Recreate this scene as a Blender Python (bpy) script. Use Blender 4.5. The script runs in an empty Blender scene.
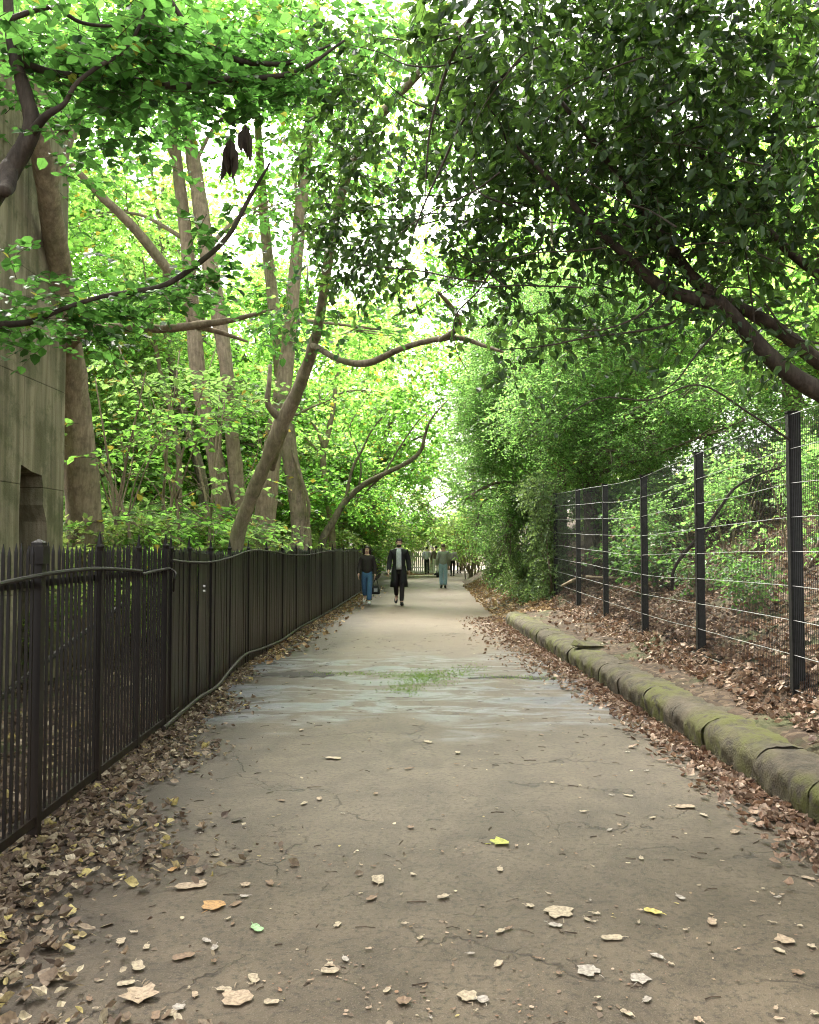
import bpy, math, random
import numpy as np
from mathutils import Vector, Matrix, Euler

rng = np.random.default_rng(11)
random.seed(5)
R = math.radians
SC = bpy.context.scene
COL = SC.collection
CAMH, FPX = 1.58, 850.0

# ------------------------------------------------------------------ camera
cam = bpy.data.cameras.new('camera'); camo = bpy.data.objects.new('camera', cam); COL.objects.link(camo)
cam.lens = FPX / 1024 * 36; cam.sensor_width = 36; cam.clip_end = 2000; cam.clip_start = 0.05
camo.location = (0, 0, CAMH)
camo.rotation_euler = (R(90 + 2.42), 0, R(1.04))
SC.camera = camo
RM = np.array(Euler(camo.rotation_euler).to_matrix())

def W(px, py, Y):
    """point seen at a pixel of the photograph, Y metres down the path"""
    d = RM @ np.array([(px - 409.5) / FPX, -(py - 512) / FPX, -1.0])
    t = Y / d[1]
    return np.array([d[0] * t, Y, CAMH + d[2] * t])

def G(px, py, z=0.0):
    d = RM @ np.array([(px - 409.5) / FPX, -(py - 512) / FPX, -1.0])
    t = (z - CAMH) / d[2]
    return np.array([d[0] * t, d[1] * t, z])

# ------------------------------------------------------------------ mesh builder
class MB:
    def __init__(s): s.v = []; s.q = []; s.qm = []; s.t = []; s.tm = []; s.n = 0
    def add(s, v, q=None, t=None, m=0):
        v = np.asarray(v, float).reshape(-1, 3); s.v.append(v)
        if q is not None and len(q):
            q = np.asarray(q, int).reshape(-1, 4) + s.n; s.q.append(q); s.qm.append(np.full(len(q), m))
        if t is not None and len(t):
            t = np.asarray(t, int).reshape(-1, 3) + s.n; s.t.append(t); s.tm.append(np.full(len(t), m))
        s.n += len(v)
    def build(s, name, mats, parent=None, smooth=False, origin=None):
        v = np.concatenate(s.v) if s.v else np.zeros((0, 3))
        if origin is not None: v = v - np.asarray(origin)
        q = np.concatenate(s.q) if s.q else np.zeros((0, 4), int)
        t = np.concatenate(s.t) if s.t else np.zeros((0, 3), int)
        mi = np.concatenate(s.qm + s.tm) if (s.qm or s.tm) else np.zeros(0, int)
        me = bpy.data.meshes.new(name)
        me.vertices.add(len(v)); me.vertices.foreach_set('co', v.astype(np.float32).ravel())
        nl = len(q) * 4 + len(t) * 3
        me.loops.add(nl); me.polygons.add(len(q) + len(t))
        me.loops.foreach_set('vertex_index', np.concatenate([q.ravel(), t.ravel()]).astype(np.int32))
        ls = np.concatenate([np.arange(len(q)) * 4, len(q) * 4 + np.arange(len(t)) * 3]).astype(np.int32)
        me.polygons.foreach_set('loop_start', ls)
        me.polygons.foreach_set('material_index', mi.astype(np.int32))
        me.polygons.foreach_set('use_smooth', np.full(len(mi), bool(smooth)))
        for m in (mats if isinstance(mats, (list, tuple)) else [mats]): me.materials.append(m)
        me.update(calc_edges=True); me.validate()
        o = bpy.data.objects.new(name, me); COL.objects.link(o)
        if origin is not None: o.location = origin
        if parent is not None: o.parent = parent
        return o

def box(mb, lo, hi, m=0, jit=0.0):
    x0, y0, z0 = lo; x1, y1, z1 = hi
    v = np.array([[x0,y0,z0],[x1,y0,z0],[x1,y1,z0],[x0,y1,z0],[x0,y0,z1],[x1,y0,z1],[x1,y1,z1],[x0,y1,z1]], float)
    if jit: v += rng.normal(0, jit, v.shape)
    mb.add(v, [[0,3,2,1],[4,5,6,7],[0,1,5,4],[1,2,6,5],[2,3,7,6],[3,0,4,7]], m=m)

def smooth_path(pts, rad, sub=4):
    P = np.asarray(pts, float); r = np.asarray(rad, float); n = len(P)
    if n < 3 or sub < 2: return P, r
    E = np.vstack([2*P[0]-P[1], P, 2*P[-1]-P[-2]]); out = []; ro = []
    for i in range(n-1):
        p0, p1, p2, p3 = E[i], E[i+1], E[i+2], E[i+3]
        for k in range(sub):
            u = k / sub
            out.append(0.5*((2*p1)+(-p0+p2)*u+(2*p0-5*p1+4*p2-p3)*u*u+(-p0+3*p1-3*p2+p3)*u**3))
            ro.append(r[i]*(1-u)+r[i+1]*u)
    out.append(P[-1]); ro.append(r[-1])
    return np.array(out), np.array(ro)

def tube(mb, pts, rad, sides=8, sub=4, m=0, rough=0.0, cap=True, wob=0.0):
    P, r = smooth_path(pts, np.broadcast_to(np.asarray(rad, float), (len(pts),)), sub)
    n = len(P)
    if wob:
        w = rng.normal(0, wob, P.shape); w[0] = 0; P = P + w
    T = np.gradient(P, axis=0); T /= np.linalg.norm(T, axis=1)[:, None] + 1e-9
    a = np.array([1., 0, 0]) if abs(T[0][0]) < 0.8 else np.array([0, 1., 0])
    V = np.zeros((n, sides, 3)); ang = np.arange(sides) * 2 * math.pi / sides
    bump = 1 + rough * rng.normal(0, 1, (1, sides)) if rough else np.ones((1, sides))
    for i in range(n):
        u = a - T[i] * np.dot(a, T[i]); u /= np.linalg.norm(u) + 1e-9; w = np.cross(T[i], u); a = u
        rr = r[i] * (bump[0] + (rough * 0.7 * rng.normal(0, 1, sides) if rough else 0))
        V[i] = P[i] + np.outer(np.cos(ang) * rr, u) + np.outer(np.sin(ang) * rr, w)
    idx = np.arange(n * sides).reshape(n, sides)
    A = idx[:-1]; B = np.roll(idx, -1, 1)[:-1]; C = np.roll(idx, -1, 1)[1:]; D = idx[1:]
    q = np.stack([A, B, C, D], -1).reshape(-1, 4)
    v = V.reshape(-1, 3); t = None
    if cap:
        v = np.vstack([v, P[0], P[-1]]); k = n * sides
        t = [[k, (j+1) % sides, j] for j in range(sides)] + [[k+1, idx[-1][j], idx[-1][(j+1) % sides]] for j in range(sides)]
    mb.add(v, q, t, m)

def nrm(a): return a / (np.linalg.norm(a, axis=-1, keepdims=True) + 1e-9)

def noise3(p, f, seed=0):
    r = np.random.default_rng(seed); s = 0
    for k in range(5):
        d = r.normal(0, 1, 3); s = s + np.sin(p @ d * f * (0.7 + 0.35 * k) + r.uniform(0, 6.28))
    return s / 5

def leaves(mb, pos, axis, nor, L, wd, m=0, six=True, fold=0.25):
    """every leaf is a pointed, folded blade (two halves) or a single rhombus"""
    N = len(pos); axis = nrm(axis); side = nrm(np.cross(nor, axis)); up = np.cross(axis, side)
    L = np.broadcast_to(L, (N,))[:, None]; Wd = np.broadcast_to(wd, (N,))[:, None]
    if six:
        z = fold * Wd
        v = np.stack([pos, pos + axis*L - up*L*0.08, pos + axis*L*0.28 + side*Wd + up*z, pos + axis*L*0.68 + side*Wd*0.8 + up*z*0.8,
                      pos + axis*L*0.28 - side*Wd + up*z, pos + axis*L*0.68 - side*Wd*0.8 + up*z*0.8], 1)
        b = np.arange(N)[:, None] * 6
        q = np.concatenate([b + [0, 1, 3, 2], b + [0, 4, 5, 1]])
    else:
        v = np.stack([pos, pos + axis*L*0.45 + side*Wd, pos + axis*L, pos + axis*L*0.45 - side*Wd], 1)
        q = np.arange(N)[:, None] * 4 + [0, 3, 2, 1]
    mb.add(v.reshape(-1, 3), q, m=m)

def sprays(mb, st, dr, tl, K, L, asp=0.4, tilt=0.45, droop=0.25, six=True, leafm=0, twigm=1, tw=0.0025, twig=True, splay=0.9, hang=0.0):
    """twigs with alternate leaves; st, dr: start and direction of each twig"""
    N = len(st)
    if N == 0: return
    dr = nrm(dr); tl = np.broadcast_to(tl, (N,))
    end = st + dr * tl[:, None]; end[:, 2] -= droop * tl
    mid = st + dr * tl[:, None] * 0.5; mid[:, 2] -= droop * tl * 0.18
    if twig:
        ang = np.array([0, 2.09, 4.19])
        u = nrm(np.cross(dr, np.array([0.13, 0.2, 1.0]))); w = np.cross(dr, u)
        ring = np.cos(ang)[None, :, None] * u[:, None] + np.sin(ang)[None, :, None] * w[:, None]
        v = np.concatenate([st[:, None] + ring * tw * 1.5, mid[:, None] + ring * tw, end[:, None] + ring * tw * 0.4], 1)
        b = np.arange(N)[:, None] * 9
        q = np.concatenate([b + [k, (k+1) % 3, (k+1) % 3 + 3, k+3] for k in range(3)] + [b + [k+3, (k+1) % 3 + 3, (k+1) % 3 + 6, k+6] for k in range(3)])
        mb.add(v.reshape(-1, 3), q, m=twigm)
    s = (np.arange(K) + 0.7) / K
    s = np.clip(s[None] + rng.uniform(-0.4, 0.4, (N, K)) / K, 0.05, 1)[..., None]
    p = (1-s)**2 * st[:, None] + 2*s*(1-s) * (2*mid - 0.5*st - 0.5*end)[:, None] + s*s * end[:, None]
    sg = np.where(np.arange(K) % 2 == 0, 1.0, -1.0)[None, :, None] * np.sign(rng.normal(size=(N, 1, 1)))
    up = np.array([0, 0, 1.0]) + rng.normal(0, tilt, (N, K, 3))
    sd = nrm(np.cross(dr[:, None], up))
    ax = nrm(dr[:, None] * rng.uniform(0.3, 1.1, (N, K, 1)) + sd * sg * splay + rng.normal(0, 0.25, (N, K, 3)))
    ax[..., 2] -= rng.uniform(0, 0.6, (N, K)) * (0.6 + hang); ax = nrm(ax)
    nn = up
    ll = L * rng.uniform(0.6, 1.2, (N, K))
    leaves(mb, p.reshape(-1, 3), ax.reshape(-1, 3), nn.reshape(-1, 3), ll.ravel(), (ll * asp).ravel(), m=leafm, six=six)

def ell_points(ells, n, shell=0.55, gap=None, gapf=1.0, seed=3):
    """points in a union of ellipsoids, thicker towards the outside; gap = noise level below which the crown is left open"""
    vol = np.array([e[1][0]*e[1][1]*e[1][2] for e in ells]) ** 0.75; vol = vol / vol.sum()
    out = []; dirs = []
    have = 0
    while have < n:
        k = rng.choice(len(ells), n, p=vol)
        c = np.array([e[0] for e in ells])[k]; r = np.array([e[1] for e in ells])[k]
        d = nrm(rng.normal(size=(n, 3))); rad = rng.uniform(0, 1, n) ** (1/3); rad = shell + (1-shell) * rad if shell else rad
        rad = np.where(rng.uniform(size=n) < 0.3, rng.uniform(0.2, 1, n), rad)
        p = c + d * r * rad[:, None]
        if gap is not None:
            ok = noise3(p, gapf, seed) > gap; p = p[ok]; d = d[ok]
        out.append(p); dirs.append(d); have += len(p)
    return np.concatenate(out)[:n], np.concatenate(dirs)[:n]

# ------------------------------------------------------------------ object helpers
def tag(o, label=None, cat=None, group=None, kind=None):
    if label: o['label'] = label
    if cat: o['category'] = cat
    if group: o['group'] = group
    if kind: o['kind'] = kind
    return o

def thing(name, label, cat, loc=(0, 0, 0), rz=0, group=None):
    o = bpy.data.objects.new(name, None); COL.objects.link(o); o.location = loc; o.rotation_euler = (0, 0, rz)
    o.empty_display_size = 0.2
    return tag(o, label, cat, group)

def copy_tree(o, parent=None):
    c = o.copy(); COL.objects.link(c)
    if parent is not None: c.parent = parent
    for ch in list(o.children): copy_tree(ch, c)
    return c

# ------------------------------------------------------------------ materials
def mat(name):
    m = bpy.data.materials.new(name); m.use_nodes = True
    nt = m.node_tree; nt.nodes.clear()
    out = nt.nodes.new('ShaderNodeOutputMaterial')
    def N(t, **kw):
        n = nt.nodes.new(t)
        for k, v in kw.items():
            if k.startswith('i_'):
                key = k[2:].replace('_', ' '); n.inputs[key].default_value = v
            else: setattr(n, k, v)
        return n
    L = lambda a, b: nt.links.new(a, b)
    return m, nt, out, N, L

def c4(c): return (c[0], c[1], c[2], 1)

def ramp(N, stops):
    r = N('ShaderNodeValToRGB'); e = r.color_ramp.elements
    e[0].position = stops[0][0]; e[0].color = c4(stops[0][1])
    e[1].position = stops[-1][0]; e[1].color = c4(stops[-1][1])
    for p, c in stops[1:-1]:
        x = e.new(p); x.color = c4(c)
    return r

def noise(N, L, vec, scale, detail=4, rough=0.55, dist=0.0):
    n = N('ShaderNodeTexNoise'); n.inputs['Scale'].default_value = scale; n.inputs['Detail'].default_value = detail
    n.inputs['Roughness'].default_value = rough; n.inputs['Distortion'].default_value = dist
    if vec is not None: L(vec, n.inputs['Vector'])
    return n

def mixc(N, L, f, a, b, mode='MIX'):
    x = N('ShaderNodeMix', data_type='RGBA', blend_type=mode)
    for sock, val in ((x.inputs['Factor'], f), (x.inputs['A'], a), (x.inputs['B'], b)):
        pass
    def put(s, v):
        if hasattr(v, 'is_linked') or hasattr(v, 'node'): L(v, s)
        elif isinstance(v, (int, float)): s.default_value = v
        else: s.default_value = c4(v)
    put(x.inputs[0], f); put(x.inputs[6], a); put(x.inputs[7], b)
    return x.outputs[2]

def mth(N, L, op, a, b=None, c=None, clamp=False):
    x = N('ShaderNodeMath', operation=op); x.use_clamp = clamp
    for i, v in enumerate((a, b, c)):
        if v is None: continue
        if hasattr(v, 'node'): L(v, x.inputs[i])
        else: x.inputs[i].default_value = v
    return x.outputs[0]

def rng_map(N, L, v, a, b, lo=0.0, hi=1.0, smooth=True):
    x = N('ShaderNodeMapRange'); x.interpolation_type = 'SMOOTHSTEP' if smooth else 'LINEAR'
    L(v, x.inputs[0]); x.inputs[1].default_value = a; x.inputs[2].default_value = b; x.inputs[3].default_value = lo; x.inputs[4].default_value = hi
    return x.outputs[0]

def leaf_mat(name, dif, trn, fac=0.5, rough=0.5, spec=0.3, var=0.35, yellow=None, yfrac=0.0):
    m, nt, out, N, L = mat(name)
    g = N('ShaderNodeNewGeometry')
    lo = [c * (1 - var) for c in dif]; hi = [min(1, c * (1 + var)) for c in dif]; hi[0] *= 1.15
    st = [(0.0, lo), (1.0 - yfrac - 0.001 if yellow else 1.0, hi)]
    tlo = [c * (1 - var) for c in trn]; thi = [min(1, c * (1 + var * 0.8)) for c in trn]; thi[0] = min(1, thi[0] * 1.15)
    ts = [(0.0, tlo), (1.0 - yfrac - 0.001 if yellow else 1.0, thi)]
    if yellow:
        st.append((1.0 - yfrac, yellow)); ts.append((1.0 - yfrac, yellow)); st.append((1.0, yellow)); ts.append((1.0, yellow))
    r1 = ramp(N, st); r2 = ramp(N, ts)
    L(g.outputs['Random Per Island'], r1.inputs[0]); L(g.outputs['Random Per Island'], r2.inputs[0])
    p = N('ShaderNodeBsdfPrincipled'); p.inputs['Roughness'].default_value = rough; p.inputs['Specular IOR Level'].default_value = spec
    L(r1.outputs[0], p.inputs['Base Color'])
    t = N('ShaderNodeBsdfTranslucent'); L(r2.outputs[0], t.inputs['Color'])
    mx = N('ShaderNodeMixShader'); mx.inputs[0].default_value = fac; L(p.outputs[0], mx.inputs[1]); L(t.outputs[0], mx.inputs[2])
    L(mx.outputs[0], out.inputs[0]); return m

def bark_mat(name, a, b, moss=(0.07, 0.085, 0.03), mossamt=0.5, sc=1.0):
    m, nt, out, N, L = mat(name)
    tc = N('ShaderNodeNewGeometry').outputs['Position']
    mp = N('ShaderNodeMapping'); mp.inputs['Scale'].default_value = (1, 1, 0.18); L(tc, mp.inputs['Vector'])
    n1 = noise(N, L, mp.outputs[0], 22 * sc, 6, 0.65, 0.3); n2 = noise(N, L, tc, 1.8 * sc, 3); n3 = noise(N, L, tc, 60 * sc, 3)
    col = mixc(N, L, rng_map(N, L, n1.outputs[0], 0.3, 0.7, 0.2, 0.85), a, b); n4 = noise(N, L, tc, 7 * sc, 5, 0.7)
    col = mixc(N, L, rng_map(N, L, n4.outputs[0], 0.45, 0.65, 0, 0.5), col, tuple(c * 0.55 for c in a))
    col = mixc(N, L, rng_map(N, L, n2.outputs[0], 0.5, 0.72, 0, mossamt), col, moss)
    col = mixc(N, L, rng_map(N, L, n3.outputs[0], 0.55, 0.75, 0, 0.4), col, tuple(c * 1.5 for c in a))
    p = N('ShaderNodeBsdfPrincipled'); p.inputs['Roughness'].default_value = 0.85; p.inputs['Specular IOR Level'].default_value = 0.2
    L(col, p.inputs['Base Color'])
    bp = N('ShaderNodeBump'); bp.inputs['Strength'].default_value = 0.7; bp.inputs['Distance'].default_value = 0.02
    L(n1.outputs[0], bp.inputs['Height']); L(bp.outputs[0], p.inputs['Normal']); L(p.outputs[0], out.inputs[0]); return m

def plain(name, col, rough=0.7, spec=0.3, var=0.25, sc=30, metal=0.0, bump=0.0, island=False):
    m, nt, out, N, L = mat(name)
    tc = N('ShaderNodeTexCoord').outputs['Object']
    n1 = noise(N, L, tc, sc, 4)
    f = N('ShaderNodeNewGeometry').outputs['Random Per Island'] if island else rng_map(N, L, n1.outputs[0], 0.3, 0.7)
    cc = mixc(N, L, f, tuple(c * (1 - var) for c in col), tuple(min(1, c * (1 + var)) for c in col))
    p = N('ShaderNodeBsdfPrincipled'); p.inputs['Roughness'].default_value = rough; p.inputs['Specular IOR Level'].default_value = spec
    p.inputs['Metallic'].default_value = metal
    L(cc, p.inputs['Base Color'])
    if bump:
        bp = N('ShaderNodeBump'); bp.inputs['Strength'].default_value = bump; bp.inputs['Distance'].default_value = 0.01
        L(n1.outputs[0], bp.inputs['Height']); L(bp.outputs[0], p.inputs['Normal'])
    L(p.outputs[0], out.inputs[0]); return m

def litter_mat(name, cols, trans=0.15, rough=0.65):
    m, nt, out, N, L = mat(name)
    g = N('ShaderNodeNewGeometry')
    k = len(cols); r = ramp(N, [(i / (k - 1) if k > 1 else 0, c) for i, c in enumerate(cols)] if k > 1 else [(0, cols[0]), (1, cols[0])])
    L(g.outputs['Random Per Island'], r.inputs[0])
    n = noise(N, L, g.outputs['Position'], 70, 3)
    col = mixc(N, L, rng_map(N, L, n.outputs[0], 0.35, 0.7, 0, 0.55), r.outputs[0], (0.07, 0.045, 0.03))
    p = N('ShaderNodeBsdfPrincipled'); p.inputs['Roughness'].default_value = rough; p.inputs['Specular IOR Level'].default_value = 0.3
    L(col, p.inputs['Base Color'])
    t = N('ShaderNodeBsdfTranslucent'); L(col, t.inputs['Color'])
    mx = N('ShaderNodeMixShader'); mx.inputs[0].default_value = trans; L(p.outputs[0], mx.inputs[1]); L(t.outputs[0], mx.inputs[2])
    L(mx.outputs[0], out.inputs[0]); return m

M = {}
M['leaf_wood'] = leaf_mat('bright_wood_leaf', (0.07, 0.15, 0.03), (0.30, 0.66, 0.11), 0.6, 0.5, 0.3, 0.5, (0.40, 0.33, 0.05), 0.05)
M['leaf_wood_b'] = leaf_mat('pale_wood_leaf', (0.09, 0.155, 0.04), (0.38, 0.66, 0.17), 0.58, 0.5, 0.3, 0.35, (0.42, 0.32, 0.06), 0.05)
M['leaf_lime'] = leaf_mat('green_lime_leaf', (0.032, 0.085, 0.018), (0.10, 0.28, 0.05), 0.5, 0.42, 0.4, 0.6, (0.30, 0.30, 0.05), 0.015)
M['leaf_holly'] = leaf_mat('dark_evergreen_leaf', (0.027, 0.060, 0.018), (0.10, 0.22, 0.035), 0.35, 0.4, 0.35, 0.6)
M['leaf_fine'] = leaf_mat('small_hedge_leaf', (0.085, 0.165, 0.05), (0.29, 0.60, 0.14), 0.54, 0.5, 0.3, 0.35, (0.28, 0.26, 0.07), 0.03)
M['leaf_shrub'] = leaf_mat('pale_shrub_leaf', (0.10, 0.15, 0.045), (0.38, 0.56, 0.14), 0.55, 0.5, 0.35, 0.35, (0.38, 0.36, 0.14), 0.06)
M['leaf_slope'] = leaf_mat('slope_plant_leaf', (0.05, 0.12, 0.03), (0.16, 0.36, 0.07), 0.45, 0.45, 0.4, 0.4, (0.20, 0.12, 0.06), 0.08)
M['leaf_ivy'] = leaf_mat('ivy_leaf', (0.08, 0.14, 0.055), (0.22, 0.36, 0.10), 0.42, 0.45, 0.35, 0.4)
M['bark'] = bark_mat('grey_brown_bark', (0.085, 0.066, 0.048), (0.26, 0.21, 0.155))
M['bark_pale'] = bark_mat('pale_bark', (0.15, 0.112, 0.072), (0.35, 0.275, 0.185), mossamt=0.35)
M['bark_dark'] = bark_mat('dark_bark', (0.022, 0.017, 0.013), (0.075, 0.058, 0.044), mossamt=0.25)
M['bark_moss'] = bark_mat('mossy_bark', (0.12, 0.095, 0.065), (0.33, 0.265, 0.18), (0.10, 0.115, 0.035), 0.7)
M['twig'] = plain('twig', (0.06, 0.045, 0.032), 0.8, 0.2)
M['twig_pale'] = plain('pale_twig', (0.14, 0.11, 0.07), 0.8, 0.2)
M['litter'] = litter_mat('fallen_leaf_litter', [(0.05, 0.033, 0.022), (0.13, 0.088, 0.056), (0.20, 0.145, 0.09), (0.08, 0.056, 0.038), (0.26, 0.20, 0.13), (0.06, 0.04, 0.027), (0.24, 0.17, 0.10), (0.10, 0.07, 0.046), (0.50, 0.42, 0.28), (0.17, 0.125, 0.08), (0.09, 0.06, 0.04), (0.20, 0.15, 0.10), (0.44, 0.36, 0.12)])
M['litter_red'] = litter_mat('russet_leaf_litter', [(0.06, 0.03, 0.02), (0.16, 0.08, 0.045), (0.26, 0.15, 0.085), (0.12, 0.07, 0.045), (0.34, 0.24, 0.16), (0.18, 0.10, 0.06), (0.48, 0.36, 0.26), (0.13, 0.075, 0.045), (0.22, 0.14, 0.09), (0.09, 0.055, 0.036), (0.36, 0.24, 0.16)])
M['litter_gold'] = litter_mat('golden_leaf_litter', [(0.16, 0.09, 0.04), (0.32, 0.20, 0.09), (0.42, 0.30, 0.15), (0.22, 0.13, 0.06), (0.48, 0.36, 0.2)])
for nm, c in (('tan', (0.36, 0.27, 0.18)), ('cream', (0.38, 0.31, 0.21)), ('brown', (0.20, 0.13, 0.08)), ('green', (0.28, 0.46, 0.22)), ('yellow', (0.55, 0.45, 0.12)), ('lime', (0.40, 0.42, 0.08)), ('dark', (0.04, 0.03, 0.022)), ('orange', (0.42, 0.24, 0.09)), ('grey', (0.34, 0.30, 0.25))):
    M['fl_' + nm] = litter_mat('fallen_' + nm + '_leaf', [c, tuple(x * 0.85 for x in c)])
M['skin'] = plain('skin', (0.50, 0.31, 0.23), 0.55, 0.35, 0.06)
M['white'] = plain('off_white_cloth', (0.68, 0.66, 0.64), 0.8, 0.2, 0.08)

def path_mat():
    m, nt, out, N, L = mat('worn_asphalt')
    P = N('ShaderNodeNewGeometry').outputs['Position']
    sp = N('ShaderNodeSeparateXYZ'); L(P, sp.inputs[0]); X, Y = sp.outputs[0], sp.outputs[1]
    big = noise(N, L, P, 0.55, 5, 0.6).outputs[0]; midn = noise(N, L, P, 2.6, 6, 0.65, 0.6).outputs[0]
    fine = noise(N, L, P, 34, 5, 0.7).outputs[0]; grit = noise(N, L, P, 160, 3, 0.7).outputs[0]
    col = mixc(N, L, rng_map(N, L, midn, 0.32, 0.68), (0.049, 0.036, 0.0225), (0.084, 0.063, 0.0405))
    col = mixc(N, L, rng_map(N, L, fine, 0.48, 0.64, 0, 0.75), col, (0.025, 0.018, 0.012))
    col = mixc(N, L, rng_map(N, L, grit, 0.55, 0.68, 0, 0.5), col, (0.17, 0.14, 0.105))
    # dry sandy stretch beyond the wet strip
    Yn = mth(N, L, 'ADD', Y, mth(N, L, 'MULTIPLY', mth(N, L, 'SUBTRACT', big, 0.5), 9.0))
    dry = rng_map(N, L, Yn, 11.0, 15.5)
    col = mixc(N, L, mth(N, L, 'MULTIPLY', dry, 0.85), col, mixc(N, L, midn, (0.078, 0.053, 0.034), (0.125, 0.09, 0.06)))
    # earth trodden in along the fence side
    ed = rng_map(N, L, mth(N, L, 'ADD', X, mth(N, L, 'MULTIPLY', midn, 0.9)), -1.25, -0.5, 1, 0)
    col = mixc(N, L, mth(N, L, 'MULTIPLY', ed, 0.7), col, (0.026, 0.019, 0.013))
    # cracks
    wv = N('ShaderNodeVectorMath', operation='ADD'); L(P, wv.inputs[0])
    nv = noise(N, L, P, 3.0, 4); sc3 = N('ShaderNodeVectorMath', operation='SCALE'); L(nv.outputs['Color'], sc3.inputs[0]); sc3.inputs[3].default_value = 0.55
    L(sc3.outputs[0], wv.inputs[1])
    vo = N('ShaderNodeTexVoronoi', feature='DISTANCE_TO_EDGE'); vo.inputs['Scale'].default_value = 0.8; L(wv.outputs[0], vo.inputs['Vector'])
    ck = mth(N, L, 'MULTIPLY', rng_map(N, L, vo.outputs['Distance'], 0.002, 0.010, 1, 0), rng_map(N, L, noise(N, L, P, 0.9, 3).outputs[0], 0.46, 0.56, 0, 0.85))
    vo2 = N('ShaderNodeTexVoronoi', feature='DISTANCE_TO_EDGE'); vo2.inputs['Scale'].default_value = 3.2; L(wv.outputs[0], vo2.inputs['Vector'])
    ck2 = mth(N, L, 'MULTIPLY', rng_map(N, L, vo2.outputs['Distance'], 0.003, 0.016, 1, 0), rng_map(N, L, noise(N, L, P, 1.7, 3).outputs[0], 0.56, 0.66, 0, 0.6))
    ck = mth(N, L, 'MAXIMUM', ck, ck2)
    col = mixc(N, L, mth(N, L, 'MULTIPLY', ck, 0.85), col, (0.012, 0.008, 0.005))
    # wet strip, smoother, with a pale bluish sky sheen painted into its colour
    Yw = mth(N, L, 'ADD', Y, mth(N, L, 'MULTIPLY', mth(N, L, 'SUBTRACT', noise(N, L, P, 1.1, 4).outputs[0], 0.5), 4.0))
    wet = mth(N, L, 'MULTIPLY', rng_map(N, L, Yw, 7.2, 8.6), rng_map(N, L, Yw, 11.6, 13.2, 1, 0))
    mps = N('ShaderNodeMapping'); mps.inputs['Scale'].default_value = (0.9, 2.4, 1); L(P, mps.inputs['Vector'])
    wet_sheen = mth(N, L, 'MULTIPLY', wet, rng_map(N, L, noise(N, L, mps.outputs[0], 1.3, 6, 0.65, 0.8).outputs[0], 0.44, 0.6, 0.0, 1.0))
    col = mixc(N, L, mth(N, L, 'MULTIPLY', wet_sheen, 0.75), col, (0.115, 0.12, 0.14))
    # moss and trodden grass across the joint in the paving
    mo = mth(N, L, 'MULTIPLY', mth(N, L, 'MULTIPLY', rng_map(N, L, Y, 9.6, 10.2), rng_map(N, L, Y, 10.7, 11.3, 1, 0)), rng_map(N, L, noise(N, L, P, 4.5, 6, 0.75).outputs[0], 0.55, 0.66))
    mo = mth(N, L, 'MULTIPLY', mo, rng_map(N, L, X, -0.9, -0.3))
    stk = N('ShaderNodeMapping'); stk.inputs['Scale'].default_value = (1, 3.2, 1); L(P, stk.inputs['Vector'])
    col = mixc(N, L, rng_map(N, L, noise(N, L, stk.outputs[0], 5.5, 6, 0.75, 0.7).outputs[0], 0.6, 0.68, 0, 0.65), col, (0.022, 0.015, 0.010))
    col = mixc(N, L, mth(N, L, 'MULTIPLY', mo, 0.75), col, (0.08, 0.13, 0.035))
    p = N('ShaderNodeBsdfPrincipled'); L(col, p.inputs['Base Color'])
    rg = mixc(N, L, wet_sheen, (0.62,) * 3, (0.3,) * 3)
    L(rg, p.inputs['Roughness']); p.inputs['Specular IOR Level'].default_value = 0.22
    bp = N('ShaderNodeBump'); bp.inputs['Strength'].default_value = 0.55; bp.inputs['Distance'].default_value = 0.012
    hh = mth(N, L, 'SUBTRACT', mth(N, L, 'ADD', mth(N, L, 'MULTIPLY', fine, 0.7), mth(N, L, 'MULTIPLY', grit, 0.3)), ck)
    L(hh, bp.inputs['Height']); L(bp.outputs[0], p.inputs['Normal']); L(p.outputs[0], out.inputs[0]); return m
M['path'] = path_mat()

def soil_mat():
    m, nt, out, N, L = mat('leafy_soil')
    P = N('ShaderNodeNewGeometry').outputs['Position']
    a = noise(N, L, P, 1.2, 5).outputs[0]; b = noise(N, L, P, 28, 5, 0.7).outputs[0]; v = N('ShaderNodeTexVoronoi'); v.inputs['Scale'].default_value = 16; L(P, v.inputs['Vector'])
    lf = ramp(N, [(0, (0.025, 0.018, 0.013)), (0.4, (0.06, 0.04, 0.026)), (0.75, (0.095, 0.065, 0.042)), (1, (0.15, 0.11, 0.075))])
    sx = N('ShaderNodeSeparateColor'); L(v.outputs['Color'], sx.inputs[0]); L(sx.outputs[0], lf.inputs[0])
    col = mixc(N, L, rng_map(N, L, b, 0.35, 0.65, 0, 0.7), lf.outputs[0], (0.05, 0.036, 0.026))
    col = mixc(N, L, rng_map(N, L, a, 0.52, 0.66, 0, 0.5), col, (0.06, 0.085, 0.03))
    p = N('ShaderNodeBsdfPrincipled'); p.inputs['Roughness'].default_value = 0.9; p.inputs['Specular IOR Level'].default_value = 0.15; L(col, p.inputs['Base Color'])
    bp = N('ShaderNodeBump'); bp.inputs['Strength'].default_value = 0.9; bp.inputs['Distance'].default_value = 0.03
    L(b, bp.inputs['Height']); L(bp.outputs[0], p.inputs['Normal']); L(p.outputs[0], out.inputs[0]); return m
M['soil'] = soil_mat()

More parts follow.
